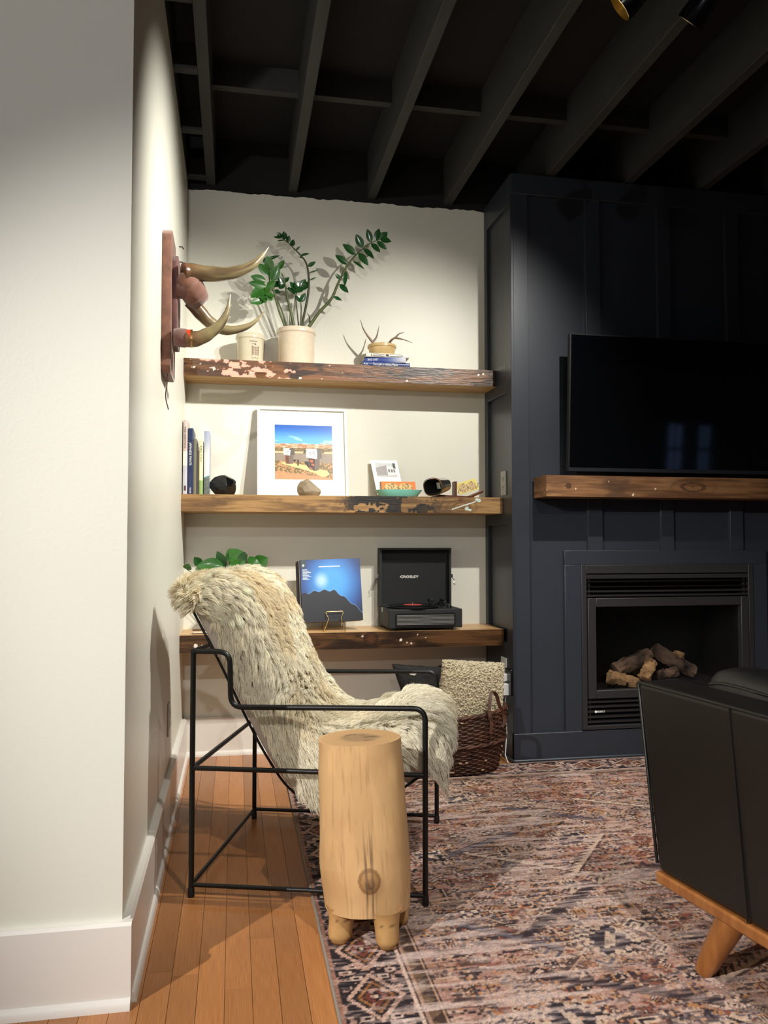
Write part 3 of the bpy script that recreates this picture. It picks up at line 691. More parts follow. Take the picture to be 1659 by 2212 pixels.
def stem(pts, y0, y1, r0, r1, m, parent, name='stem'):
    n = len(pts); P = spline([zp(p[0], p[1], y0+(y1-y0)*i/(n-1)) for i, p in enumerate(pts)], 26)
    MB().tube(P, [r0+(r1-r0)*i/25 for i in range(26)], 8).build(name, m, parent, smooth=70)
# right hand frond
Yr = lambda cy: 3.872-.055*(1020-cy)/900
stem([(772,1040), (870,900), (990,770), (1045,650), (1080,570), (1160,420), (1240,325), (1310,262), (1390,205), (1490,168)], 3.872, 3.82, .0085, .0022, M['stem'], pp)
for b, t_, w in (((1155,420),(1035,325),.030), ((1235,322),(1108,215),.034), ((1305,255),(1240,118),.034), ((1390,205),(1352,66),.028), ((1440,185),(1468,62),.030),
                 ((1475,172),(1552,96),.032), ((1480,172),(1592,190),.030), ((1450,190),(1545,270),.023), ((1390,212),(1480,297),.027), ((1315,262),(1420,360),.028),
                 ((1265,308),(1362,427),.030), ((1215,388),(1324,464),.012), ((1080,565),(1031,514),.017), ((1140,490),(1125,640),.017), ((1075,618),(1165,700),.024), ((1016,740),(1099,778),.015)):
    leaf(zp(*b, Yr(b[1])), zp(*t_, Yr(b[1])-.012), w, M['leaf'], pp)
# tall middle frond
stem([(700,1030), (750,790), (770,640), (765,500), (740,400), (690,330), (640,280), (600,240), (540,185), (495,155)], 3.885, 3.86, .0062, .0018, M['stemdark'], pp)
for b, t_, w in (((500,155),(420,146),.012), ((500,155),(452,103),.020), ((530,172),(520,90),.026), ((560,200),(576,133),.020), ((600,240),(618,172),.022), ((525,180),(456,183),.007),
                 ((640,280),(682,240),.010), ((690,330),(774,310),.012), ((705,350),(680,352),.012), ((760,442),(838,392),.018), ((770,505),(862,476),.006), ((775,578),(846,547),.006)):
    leaf(zp(*b, 3.87), zp(*t_, 3.855), w, M['leaf'], pp)
# left fronds
stem([(530,1030), (470,870), (430,720), (405,650), (375,560), (380,470)], 3.86, 3.82, .0062, .002, M['stem'], pp)
stem([(550,1030), (500,880), (455,770), (430,690)], 3.875, 3.86, .005, .002, M['stem'], pp)
stem([(622,1030), (575,830), (548,700), (525,580), (498,505)], 3.85, 3.83, .0075, .0028, M['stem'], pp)
stem([(668,1030), (650,850), (635,715)], 3.89, 3.89, .0035, .0018, M['stemdark'], pp)
stem([(688,1030), (695,880), (690,790)], 3.88, 3.87, .0048, .0022, M['stem'], pp)
stem([(580,1030), (577,920)], 3.86, 3.86, .003, .001, M['stem'], pp); stem([(780,1000), (775,940), (752,905)], 3.87, 3.87, .005, .001, M['stemdark'], pp)
for b, t_, w in (((395,480),(352,333),.040), ((378,530),(260,412),.036), ((470,470),(524,376),.028), ((400,590),(470,420),.042), ((345,590),(190,535),.034), ((345,640),(176,598),.034),
                 ((335,655),(190,745),.044), ((335,690),(300,770),.040), ((330,775),(188,800),.032), ((365,700),(350,640),.022), ((350,650),(440,590),.030), ((425,735),(338,715),.026), ((335,740),(330,800),.022), ((410,770),(345,735),.022)):
    leaf(zp(*b, 3.815), zp(*t_, 3.795), w, M['leaf2'], pp)
for b, t_, w in (((660,690),(583,592),.030), ((670,665),(625,588),.030), ((690,655),(736,566),.030), ((695,670),(768,590),.030), ((660,700),(548,655),.020), ((690,640),(760,650),.028), ((690,795),(648,725),.026), ((690,795),(735,705),.024),
                 ((640,720),(560,640),.018), ((700,640),(650,700),.034), ((425,682),(492,700),.018), ((520,600),(574,546),.020), ((490,600),(410,640),.030), ((500,620),(470,540),.028), ((470,660),(540,600),.026),
                 ((330,380),(480,330),.014), ((360,350),(315,400),.016)):
    leaf(zp(*b, 3.885), zp(*t_, 3.875), w, M['leaf'], pp)

# stack of three books, bowl and antlers
def lying_book(name, label, x0, x1, y0, y1, z0, z1, rot, cols, txts):
    cx, cy = (x0+x1)/2, (y0+y1)/2; t = thing(name, label, 'book', (cx, cy, z0), 'books stacked on the top shelf')
    ca, sa = math.cos(rot), math.sin(rot)
    W = lambda x, y, z: Vector((cx+(x-cx)*ca-(y-cy)*sa, cy+(x-cx)*sa+(y-cy)*ca, z))
    def bb(nm, m, a, b, c_, d, e, f): return MB().hexa([W(a,c_,e), W(b,c_,e), W(b,d,e), W(a,d,e), W(a,c_,f), W(b,c_,f), W(b,d,f), W(a,d,f)]).build(nm, m, t)
    m = mat(name+'_cover', cols[0], .4)
    bb('cover', m, x0, x1, y0, y1, z0, z0+.002); bb('cover', m, x0, x1, y0, y1, z1-.002, z1); bb('pages', M['paper'], x0+.003, x1-.003, y0+.003, y1-.004, z0+.002, z1-.002)
    U, V = np.meshgrid(np.linspace(0, 1, 60), np.linspace(0, 1, 6), indexing='ij'); P = np.zeros((60, 6, 3))
    for i in range(60):
        for j in range(6): P[i, j] = W(x0+(x1-x0)*U[i, j], y0-.002-.0025*math.sin(PI*V[i, j]), z0+(z1-z0)*V[i, j])
    C_ = mixc(cols[0], cols[1], sstep(.4, 1., U)); sp = sheet('spine', P, C_, M['gprint'], t)
    for s, u0, wd, v0, sz, mm in txts:
        o = W(x0+(x1-x0)*u0, y0-.0052, z0+(z1-z0)*v0); text('lettering', s, o, (ca, sa, 0), (0, 0, 1), sz, mm, sp, width=wd*(x1-x0))
    return t
xb0, xb1 = onY(782, 790, 3.80).x, onY(885, 790, 3.80).x
zb1 = S1T+.021; zb2 = zb1+.026; zb3 = zb2+.018
lying_book('book', 'blue paperback at the bottom of the stack under the bowl', xb0, xb1, 3.795, 3.935, S1T, zb1, 0.0, ((44,62,116), (60,74,120)), [('Ruta', .03, .08, .3, .012, M['whiteink']), ('The Light in Hidden Places', .22, .52, .22, .016, M['whiteink'])])
lying_book('book', 'light blue paperback lying askew in the middle of the stack', xb0+.022, xb1-.012, 3.80, 3.935, zb1, zb2, -.14, ((56,74,140), (204,206,216)), [('BAD DIRT', .08, .26, .32, .015, M['whiteink'])])
lying_book('book', 'cream paperback on top of the stack, directly under the bowl', xb0+.020, xb1-.002, 3.80, 3.94, zb2, zb3, 0.0, ((232,228,214), (226,222,206)), [])
sp = [o for o in bpy.data.objects if o.name.startswith('spine')][-1]
for a, b, c_ in ((.15, .42, .25), (.15, .42, .72), (.54, .80, .25), (.54, .80, .72), (.11, .125, .5), (.82, .835, .5), (.45, .52, .5)):
    hgt = .0016 if b-a > .1 else .009; x_ = xb0+.020; w_ = xb1-.002-x_; z_ = zb2+.018*c_
    bx('printed_rule', M['inkdark'], x_+w_*a, x_+w_*b, 3.7940, 3.7952, z_-hgt/2, z_+hgt/2, sp)
wc = onY(825, 750, 3.868); wh = .056
bw = thing('bowl', 'small yellow stoneware bowl holding antlers on top of the books', 'bowl', (wc.x, 3.868, zb3))
rr = (onY(855.5, 745, 3.868).x-onY(794, 745, 3.868).x)/2
MB().lathe([(.001, 0), (rr*.80, 0), (rr*.84, .004), (rr*.93, wh*.66), (rr*.93, wh*.70), (rr, wh*.74), (rr, wh*.95), (rr-.004, wh), (rr-.009, wh-.002), (rr*.84, wh*.5), (rr*.7, .008), (.001, .008)], (wc.x, 3.868, zb3), 48).build('body', M['bowl'], bw, smooth=35)
def ap(cx, cy, y): return onY(720+cx/4.1475, 660+cy/4.1475, y)
an = thing('antler', 'two-tined antler standing upright at the left of the bowl', 'antler', (wc.x-.02, 3.868, zb3+.012), 'antlers in the bowl')
MB().tube(spline([Vector((wc.x-.012, 3.866, zb3+.0165)), ap(352,330,3.85), ap(300,262,3.845), ap(265,200,3.84), ap(243,128,3.835)], 20), [.008-.0068*i/19 for i in range(20)], 10).build('beam', M['antler'], an, smooth=60)
MB().tube(spline([ap(352,330,3.85), ap(385,285,3.85), ap(400,232,3.855), ap(409,182,3.86)], 14), [.0055-.0045*i/13 for i in range(14)], 8).build('tine', M['antler'], an, smooth=60)
an = thing('antler', 'forked antler lying over the right rim of the bowl', 'antler', (wc.x+.02, 3.868, zb3+.012), 'antlers in the bowl')
MB().tube(spline([Vector((wc.x+.012, 3.885, zb3+.014)), ap(508,326,3.86), ap(560,282,3.85), ap(592,252,3.845), ap(634,243,3.84)], 18), [.0075-.0062*i/17 for i in range(18)], 10).build('beam', M['antler'], an, smooth=60)
MB().tube(spline([ap(556,290,3.852), ap(600,298,3.845), ap(650,312,3.84), ap(708,334,3.835)], 14), [.0055-.0045*i/13 for i in range(14)], 8).build('tine', M['antler'], an, smooth=60)

# ================================================================ MIDDLE SHELF
def standing_book(label, px0, px1, pyt, cols, txts, y0=3.735, depth=.20, bands=None, lean=0.):
    a = onY(px0, 1060, y0).x; b = onY(px1, 1060, y0).x; zt_ = onY((px0+px1)/2, pyt, y0).z; h = zt_-S2T
    t = thing('book', label, 'book', ((a+b)/2, y0+depth/2, S2T), 'books standing at the wall end of the middle shelf')
    m = mat('book_cover', cols, .4); y1 = y0+depth
    bx('cover', m, a, a+.002, y0+.002, y1, S2T, zt_, t); bx('cover', m, b-.002, b, y0+.002, y1, S2T, zt_, t)
    bx('pages', M['paper'], a+.002, b-.002, y0+.004, y1-.005, S2T+.003, zt_-.004, t)
    n = 90; U, V = np.meshgrid(np.linspace(0, 1, 7), np.linspace(0, 1, n), indexing='ij')
    P = np.stack([a+(b-a)*U, y0+.002-.003*np.sin(PI*U), S2T+h*V], -1)
    C_ = np.zeros((7, n, 3))+np.array(cols, float)
    if bands: C_ = bands(U, V, C_)
    sp = sheet('spine', P, C_, M['gprint'], t)
    for s, v1, ln, ufrac, mm in txts:   # top-to-bottom lettering starting at v1, length fraction ln
        text('lettering', s, ((a+b)/2-(b-a)*(ufrac/2-.08), y0-.0022, S2T+h*v1), (0, 0, -1), (1, 0, 0), (b-a)*ufrac, mm, sp, width=h*ln)
    return t
ik = M['inkdark']; wi = M['whiteink']; tan = mat('tan_lettering', (176,148,98), .6); orng = mat('orange_lettering', (190,110,70), .6)
def band1(U, V, C_): C_ = np.where((V < .58)[..., None], np.array((232,226,208.)), C_); C_ = np.where((V < .385)[..., None], np.array((186,184,192.)), C_); return np.where(((V > .05) & (V < .12) & (U > .2) & (U < .7))[..., None], np.array((84,50,54.)), C_)
standing_book('tall book with a mauve, white and grey banded spine against the left wall', 394.5, 404, 907, (196,178,172), [('WILD MIGRATIONS', .91, .29, .62, ik)], bands=band1)
standing_book('dark navy book lettered in white beside the mauve book', 405, 416.5, 925, (36,46,82), [('JAPANESE PRINTS', .78, .34, .6, wi), ('TASCHEN', .11, .09, .4, wi)], depth=.215)
standing_book('olive grey book with faint gold lettering', 417, 424, 948, (112,110,96), [], depth=.19)
standing_book('slim dark brown book with a short stripe of orange lettering', 424.3, 429.5, 974, (74,66,58), [], depth=.15)
standing_book('slim yellow book with a green foot', 430, 438, 951, (234,228,178), [('RURAL STUDIO', .90, .30, .6, ik)], depth=.15, bands=lambda U, V, C_: np.where((V < .265)[..., None], np.array((140,168,104.)), C_))
def band6(U, V, C_):
    C_ = mixc((150,160,182), (206,206,210), sstep(1., .6, V)); e = V-.03*U
    C_ = np.where((e < .275)[..., None], np.array((96,140,136.)), C_); return np.where((e < .25)[..., None], mixc((66,78,76), (120,124,118), fbm(U*3, V*40, 3)), C_)
standing_book('misty blue grey book with a dark photographic foot beside the black rock', 440, 452, 931, (160,168,184), [], depth=.17, bands=band6)

def rock(name, label, c, r, seed, m, cut=9, smooth=None):
    rnd = random.Random(seed); bm = bmesh.new(); bmesh.ops.create_icosphere(bm, subdivisions=3, radius=1.)
    pl = [(Vector((rnd.uniform(-1,1), rnd.uniform(-1,1), rnd.uniform(-.6,1))).normalized(), rnd.uniform(.55, .85)) for _ in range(cut)]
    for v in bm.verts:
        for n, d in pl:
            k = v.co.dot(n)
            if k > d: v.co -= n*(k-d)
        v.co *= 1+.08*(vn(v.co.x*3+5, v.co.y*3+v.co.z*2+9, seed)-.5)
        v.co = Vector((v.co.x*r[0], v.co.y*r[1], v.co.z*r[2]))
    zmin = min(v.co.z for v in bm.verts)*.62
    for v in bm.verts: v.co.z = max(v.co.z, zmin)-zmin; v.co += Vector(c)
    me = bpy.data.meshes.new(name); bm.to_mesh(me); bm.free(); me.materials.append(m)
    if smooth: me.shade_smooth(); me.set_sharp_from_angle(angle=math.radians(smooth))
    o = bpy.data.objects.new(name, me); COL.objects.link(o); return tag(o, label, 'rock')
q = onY(483, 1060, 3.77); rock('obsidian_rock', 'chunky glossy black rock beside the upright books', (q.x, 3.77, S2T), (.092, .060, .072), 11, M['obsidian'], 34)
q = onY(668, 1060, 3.745); rock('display_stone', 'grey brown stone standing before the framed print', (q.x, 3.745, S2T), (.058, .034, .050), 5, M['stone'], 10, 30)

# framed print leaning on the wall
fr = thing('framed_print', 'white framed photograph of two old fuel pumps in a desert', 'picture frame', ((onY(654, 1070, 3.85).x), 3.85, S2T))
FB = 3.865; FT = 3.955; xa = onY(555.5, 1060, FB-.01).x; xb = onY(752, 1060, FB-.01).x; ztop = onY(654, 882, FT-.02).z
def fpnt(x, z, d):  # d forward of frame back plane
    k = (z-S2T)/(ztop-S2T); return Vector((x, FB+(FT-FB)*k-d, z))
def fbox(a, b, c_, d, d0, d1): return MB().hexa([fpnt(a,c_,d1), fpnt(b,c_,d1), fpnt(b,c_,d0), fpnt(a,c_,d0), fpnt(a,d,d1), fpnt(b,d,d1), fpnt(b,d,d0), fpnt(a,d,d0)])
fw = .011
for a, b, c_, d in ((xa, xa+fw, S2T, ztop), (xb-fw, xb, S2T, ztop), (xa+fw, xb-fw, ztop-fw, ztop), (xa+fw, xb-fw, S2T, S2T+fw)):
    fbox(a, b, c_, d, 0, .024).build('frame_rail', M['white'], fr, bevel=.0008)
fbox(xa+fw-.001, xb-fw+.001, S2T+fw-.001, ztop-fw+.001, .004, .012).build('mount', M['mat'], fr)
p0 = onY(594, 1036, 3.86); p1 = onY(720, 1036, 3.86); pz1 = onY(655, 917, 3.90).z; pz0 = onY(655, 1036, 3.87).z
def inpoly(U, V, poly):
    r = np.zeros(U.shape, bool); n = len(poly)
    for i in range(n):
        x1, y1 = poly[i]; x2, y2 = poly[(i+1) % n]
        c_ = ((y1 > V) != (y2 > V)); xi = (x2-x1)*(V-y1)/((y2-y1) if y2 != y1 else 1e-9)+x1; r ^= c_ & (U < xi)
    return r
def desert(U, V):
    W = 1-V; X = U; P = lambda pts: inpoly(X, W, [((a-50)/1540., (b-60)/1500.) for a, b in pts])   # picture coordinates of the print
    c = mixc((38,92,178), (96,168,232), sstep(.0, .30, W)); c = mixc(c, (176,214,238), sstep(.52, .7, fbm(X*3+W*4, W*16-X*3, 3))*sstep(.12, .3, W)*.8)
    hz = .345+.02*(fbm(X*6, X*0, 5)-.5); mesa = mixc((214,160,124), (170,116,88), sstep(.4, .6, fbm(X*22, W*60, 7))); mesa = mixc(mesa, (236,206,176), sstep(.55, .7, fbm(X*14, W*70, 9)))
    c = np.where((W > hz)[..., None], mesa, c)
    scrub = mixc((146,120,84), (96,86,58), sstep(.4, .6, fbm(X*50, W*70, 11))); c = np.where((W > .425)[..., None], scrub, c)
    road = mixc((150,136,122), (128,114,100), fbm(X*40, W*60, 13)); c = np.where(((W > .53) & (W < .66+.04*X))[..., None], road, c)
    c = np.where(((W > .49) & (W < .525))[..., None], np.array((214,178,140.)), c)
    dirt = mixc((186,138,96), (110,96,62), sstep(.42, .6, fbm(X*40, W*40, 17))); c = np.where((W > .66+.04*X)[..., None], dirt, c)
    c = np.where(((W > .85+.12*X) & (W > .85))[..., None], mixc((206,150,110), (176,124,88), fbm(X*40, W*50, 19)), c)
    def put(pts, colr, nz=0):
        nonlocal c
        m_ = P(pts); cc = np.zeros(c.shape)+np.array(colr, float)
        if nz: cc = cc+(fbm(X*60, W*60, 23)[..., None]-.5)*nz
        c = np.where(m_[..., None], cc, c)
    put([(185,1120), (330,1095), (560,1120), (900,1180), (1250,1270), (1430,1310), (1510,1400), (1400,1470), (1290,1480), (1150,1390), (800,1280), (450,1190)], (226,196,132), 20)
    put([(540,1015), (630,1020), (545,1100)], (40,34,34)); put([(835,1060), (940,1060), (960,1260), (900,1190), (850,1110)], (44,38,38))
    put([(325,900), (545,905), (540,1130), (430,1145), (335,1130)], (110,98,86), 20); put([(325,900), (420,905), (425,1130), (335,1120)], (110,66,46), 60)
    put([(445,705), (575,710), (580,895), (455,910)], (92,86,80)); put([(285,740), (465,755), (450,910), (285,885)], (232,234,230)); put([(280,705), (445,712), (440,740), (285,735)], (236,232,224))
    put([(640,1015), (690,1020), (685,1185), (640,1180)], (78,54,40))
    put([(940,970), (1240,985), (1230,1290), (1110,1325), (960,1280)], (106,94,84), 16); put([(945,975), (1110,990), (1105,1310), (965,1270)], (70,50,44), 40)
    put([(975,1010), (1070,1030), (1050,1100), (990,1080)], (196,92,66)); put([(1010,1120), (1100,1120), (1090,1190), (1020,1160)], (178,104,80)); put([(965,1200), (1050,1260), (1060,1300), (970,1270)], (150,96,74))
    put([(1160,705), (1295,710), (1305,975), (1175,1000)], (100,94,88)); put([(890,755), (1180,770), (1170,995), (885,950)], (236,238,234)); put([(875,710), (1160,715), (1165,760), (880,750)], (240,236,226))
    for x_, y_, l_ in ((970, 790, 50), (970, 835, 50), (965, 870, 50), (1040, 800, 90), (1040, 850, 90), (340, 775, 30), (340, 810, 30), (380, 790, 50), (340, 860, 60)):
        put([(x_, y_), (x_+l_, y_+3), (x_+l_, y_+20), (x_, y_+17)], (110,110,106))
    put([(800,850), (880,850), (870,760), (820,760)], (90,80,56)); put([(1300,830), (1365,840), (1350,750), (1310,740)], (100,88,62))
    return c
o_ = fpnt(p0.x, pz0, .0125); e_ = fpnt(p0.x, pz1, .0125)-o_
print_sheet('photographic_print', o_, (1, 0, 0), tuple(e_.normalized()), p1.x-p0.x, e_.length, 170, desert, M['gprint'], fr)

# card with a printed view of a building
def z5(cx, cy, y): return onY(780+cx/4.879, 960+cy/4.879, y)
cd = thing('photo_card', 'white card with a grey photograph of a building leaning on the wall', 'card', (z5(300, 540, 3.90).x, 3.90, S2T))
ca_ = z5(180, 540, 3.885); cb_ = z5(470, 540, 3.885); ct = z5(280, 160, 3.95)
ux_ = Vector((1, 0, .0)); uy_ = Vector((-.03-.0, .062, ct.z-S2T)).normalized(); hc = (ct.z-S2T)*1.03; w_ = cb_.x-ca_.x-.004
o_ = Vector((ca_.x+.0, 3.885, S2T)); nrm = ux_.cross(uy_)
MB().hexa([o_, o_+ux_*w_, o_+ux_*w_-nrm*.0, o_-nrm*.0, o_+uy_*hc, o_+ux_*w_+uy_*hc, o_+ux_*w_+uy_*hc-nrm*.0, o_+uy_*hc-nrm*.0]) if False else None
MB().obox(o_+ux_*w_/2+uy_*hc/2-nrm*.0015, ux_, uy_, nrm, w_/2, hc/2, .0015).build('card', M['white'], cd)
MB().obox(o_+ux_*w_/2+uy_*hc/2-nrm*.005, ux_, uy_, nrm, w_/2-.001, hc/2-.002, .0018).build('yellow_backing', mat('yellow_card', (214,196,120), .6), cd)
def house(U, V):
    c = mixc((206,208,210), (190,192,194), fbm(U*8, V*8, 3)); P = lambda pts: inpoly(U, V, pts)
    c = np.where(P([(0, .0), (.55, .1), (.56, .85), (0, .65)])[..., None], mixc((150,146,146), (168,164,164), fbm(U*30, V*30, 5)), c)
    c = np.where(P([(.55, .12), (.98, .2), (.98, .62), (.56, .85)])[..., None], np.array((226,226,226.)), c)
    for a in (.6, .74, .86): c = np.where(((U > a) & (U < a+.08) & (V > .34) & (V < .58))[..., None], np.array((120,118,120.)), c)
    c = np.where(((U > .88) & (V > .6+.4*(1-U)))[..., None], np.array((70,72,72.)), c); return np.where((V < .1+.1*U*.6)[..., None], np.array((196,194,192.)), c)
print_sheet('printed_view', tuple(o_+ux_*w_*.14+uy_*hc*.56+nrm*.0004), tuple(ux_), tuple(uy_), w_*.76, hc*.37, 60, house, M['paint'], cd)
# turquoise dish with cards standing in it
dc = z5(395, 520, 3.80); dl = z5(152, 480, 3.80).x; dr = z5(640, 480, 3.80).x
ds = thing('oval_dish', 'shallow speckled turquoise dish at the middle of the shelf', 'dish', (dc.x, 3.80, S2T))
hw_, hd_ = (dr-dl)/2, .055; hh = z5(395, 476, 3.76).z-S2T
mb = MB(); rings = [(.0, 0.), (.72, 0.), (.78, .06), (.98, .86), (1.02, 1.), (.97, 1.), (.93, .86), (.72, .12), (.0, .12)]; seg = 48; vs = []
for r, z in rings:
    for k in range(seg):
        a = 2*PI*k/seg; ex = abs(math.cos(a))**.75*math.copysign(1, math.cos(a)); ey = abs(math.sin(a))**.75*math.copysign(1, math.sin(a))
        vs.append((dc.x+hw_*max(r, .001)*ex, 3.80+hd_*max(r, .001)*ey, S2T+hh*z))
mb.add(vs, [(i*seg+k, i*seg+(k+1) % seg, (i+1)*seg+(k+1) % seg, (i+1)*seg+k) for i in range(len(rings)-1) for k in range(seg)])
mb.build('body', M['turq'], ds, smooth=50)
def twin_view(base, border):
    def f(U, V):
        c = np.zeros(U.shape+(3,))+np.array(border, float)
        for u0 in (.28, .70):
            w2 = .21; arch = (np.abs(U-u0) < w2) & (V > .06) & (V < .86-.22*(np.abs(U-u0)/w2)**3)
            im = mixc(base, np.array(base)*.62, sstep(.45, .6, fbm((U-u0)*26, V*10, 3))); c = np.where(arch[..., None], im, c)
        return c
    return f
oa = z5(218, 500, 3.795); ob = z5(580, 500, 3.795); ot = z5(400, 392, 3.815)
oc = thing('stereo_card', 'orange bordered stereo card standing in the turquoise dish', 'card', ((oa.x+ob.x)/2, 3.80, S2T+.01), 'stereo cards')
b_ = Vector((oa.x, 3.79, S2T+hh*.42)); up_ = (Vector((oa.x, 3.815, ot.z))-b_); L_ = up_.length; up_.normalize(); wN = Vector((1,0,0)).cross(up_)
MB().obox(b_+Vector((ob.x-oa.x, 0, 0))/2+up_*L_/2-wN*.001, (1,0,0), up_, wN, (ob.x-oa.x)/2, L_/2, .001).build('card', mat('orange_card', (222,120,50), .6), oc)
print_sheet('printed_views', tuple(b_+wN*.0003), (1,0,0), tuple(up_), ob.x-oa.x, L_, 80, twin_view((214,176,110), (224,120,48)), M['paint'], oc)
for k in range(2):
    o2 = thing('stereo_card', ('dark edged card standing behind the orange card in the dish', 'grey edged card at the back of the turquoise dish')[k], 'card', ((oa.x+ob.x)/2, 3.808+.006*k, S2T+.01), 'stereo cards')
    dx = -.012*(k+1); MB().obox(b_+Vector((ob.x-oa.x, 0, 0))/2+up_*L_*.5-wN*(.0042+.0036*k)+Vector((dx*.42, 0, .001)), (1,0,0), up_, wN, (ob.x-oa.x)/2*.97, L_/2*.97, .0015).build('card', mat('card_edge', (90,74,54) if k == 0 else (150,142,126), .7), o2)
# stereoscope
st = thing('stereoscope', 'antique stereoscope viewer with a black velvet-lined hood and wooden arm', 'stereoscope', (z5(900, 545, 3.80).x, 3.80, S2T))
hc_ = z5(775, 445, 3.765); A_ = Vector((.93, .30, .20)).normalized(); Sd = A_.cross(Vector((0, 0, 1))).normalized(); U_ = Sd.cross(A_)
def hood(rings, nm, m, ang0=0, ang1=2*PI, seg=40):
    vs = []
    for (t_, a, b) in rings:
        for k in range(seg):
            an = 2*PI*k/seg; ca, sa = math.cos(an), math.sin(an); d = (abs(ca)**2.6+abs(sa)**2.6)**(-1/2.6)
            vs.append(hc_+A_*t_+Sd*(a*ca*d)+U_*(b*sa*d))
    MB().add(vs, [(i*seg+k, i*seg+(k+1) % seg, (i+1)*seg+(k+1) % seg, (i+1)*seg+k) for i in range(len(rings)-1) for k in range(seg)]).build(nm, m, st, smooth=40)
hood([(-.012, .078, .040), (-.012, .0815, .0435), (.045, .070, .034), (.050, .068, .032), (.050, .064, .028)], 'hood', M['chrome'])
hood([(-.0115, .079, .041), (-.013, .0825, .0445), (-.008, .0815, .0435)], 'hood_rim', M['walnut'])
hood([(-.011, .0785, .0405), (.046, .062, .028), (.046, .001, .001)], 'hood_lining', mat('black_velvet', (10,10,10), .95))
for s in (-1, 1):
    c_ = hc_+A_*.042+Sd*s*.030+U_*.0; MB().obox(c_, Sd, U_, A_, .014, .016, .0012).build('lens', mat('bright_lens', (225,230,230), .1, spec=.8), st, bevel=.003)
eA = z5(955, 525, 3.80); eB = z5(1265, 498, 3.80); base_l = z5(760, 545, 3.79); base_r = z5(950, 545, 3.79)
bx('base_block', M['walnut'], base_l.x, base_r.x, 3.755, 3.83, S2T, S2T+.010, st, bevel=.002)
m0 = Vector((hc_.x+.02, 3.79, S2T+.012)); m1 = Vector((z5(1180, 545, 3.82).x, 3.82, S2T+.006))
ar = (m1-m0); MB().obox((m0+m1)/2, ar.normalized(), Vector((0,0,1)).cross(ar.normalized()).normalized(), ar.normalized().cross(Vector((0,0,1)).cross(ar.normalized()).normalized()), ar.length/2, .012, .004).build('slide_arm', M['walnut'], st)
cl = z5(1140, 540, 3.80); cr = z5(1268, 498, 3.82)
h0 = Vector((cl.x-.01, 3.775, S2T+.004)); h1 = Vector((cr.x, 3.815, cr.z)); hv = h1-h0
MB().obox((h0+h1)/2, hv.normalized(), hv.normalized().cross(Vector((0,0,1))).normalized(), hv.normalized().cross(hv.normalized().cross(Vector((0,0,1))).normalized()), hv.length/2, .012, .005).build('card_holder', M['walnut'], st, bevel=.001)
pst = z5(990, 460, 3.815); bx('divider', M['walnut'], pst.x-.006, pst.x+.006, 3.80, 3.85, S2T+.01, z5(990, 392, 3.815).z, st, bevel=.001)
for cx2, cy2 in ((1035, 490), (1240, 410)):
    q = z5(cx2, cy2, 3.80); MB().tube([q+Vector((-.005, 0, -.012)), q+Vector((-.006, -.004, 0)), q+Vector((.004, -.004, .001))], .0014, 6).build('wire_clip', M['brass'], st)
ya_ = z5(1040, 528, 3.812); yb_ = z5(1245, 470, 3.812); yt_ = z5(1010, 412, 3.83)
sy = thing('stereo_card', 'yellow stereo card tilted in the holder of the stereoscope', 'card', ((ya_.x+yb_.x)/2, 3.815, S2T+.02), 'stereo cards')
uxx = (yb_-ya_); wy = uxx.length; uxx.normalize(); upy = (yt_-ya_); hy_ = upy.length; upy = (upy-uxx*upy.dot(uxx)).normalized(); ny = uxx.cross(upy)
MB().obox(ya_+uxx*wy/2+upy*hy_/2-ny*.0012, uxx, upy, ny, wy/2, hy_/2, .0012).build('card', mat('yellow_board', (214,196,96), .6), sy)
print_sheet('printed_views', tuple(ya_+ny*.0004), tuple(uxx), tuple(upy), wy, hy_, 70, twin_view((206,176,120), (212,196,98)), M['paint'], sy)

# ================================================================ LOWEST SHELF
# records in a wire easel; the front sleeve is a plain blue glow with a dark shape
def z7(cx, cy, y): return onY(600+cx/8.295, 1180+cy/8.295, y)
def sleeve_print(U, V):
    d = np.hypot((U-.52)*1.0, (V-.62)*.95); c = mixc((70,158,236), (26,60,128), sstep(.12, .62, d)); c = mixc(c, (20,24,44), sstep(.45, .85, d+.12*fbm(U*6, V*6, 3)))
    c = mixc(c, (196,220,240), sstep(.16, .02, np.hypot(U-.34, (V-.66)*.9))*.8)
    c = mixc(c, c*.8+20, sstep(.5, .7, fbm(U*60, V*60, 7))*.5)
    hill = .34+.16*np.sin(U*2.2+.7)-.55*np.clip(U-.55, 0, 1)+.015*np.sin(U*37); c = mixc(c, (16,17,22), (V < hill)*.96)   # plain dark lower mass
    c = mixc(c, (120,170,225), (np.abs(V-hill) < .006)*.7*(U > .1))
    for k in range(8): c = np.where(((np.abs(V-(.84-.022*k)) < .006) & (U > .035) & (U < .115+.03*((k*7) % 3)))[..., None], np.array((190,200,206.)), c)
    c = np.where(((np.abs(V-.885) < .007) & (U > .30) & (U < .66) & ((U*60) % 1 > .15))[..., None], np.array((232,236,238.)), c)
    c = np.where(((U < .09) & (V > .875) & (U > .015))[..., None], np.array((44,66,62.)), c); return np.where((np.hypot(U-.05, V-.91) < .018)[..., None], np.array((200,210,204.)), c)
BLc, BRc, TLc, TRc = z7(530, 1392, 3.78), z7(1500, 1342, 3.775), z7(345, 222, 3.845), z7(1400, 215, 3.845)
lu = Vector((.997, -.02, .03)).normalized(); lv = Vector((-.075, .20, 1.)).normalized(); lv = (lv-lu*lv.dot(lu)).normalized(); ln = lu.cross(lv)
LP0 = Vector((z7(440, 1370, 3.775).x, 3.775, z7(440, 1372, 3.775).z)); LPW = .286; LPH = .296
cols_ = [(24,26,34), (30,26,24), (222,216,204), (70,30,34), (24,22,22), (46,60,74), (188,168,120), (84,66,48)]
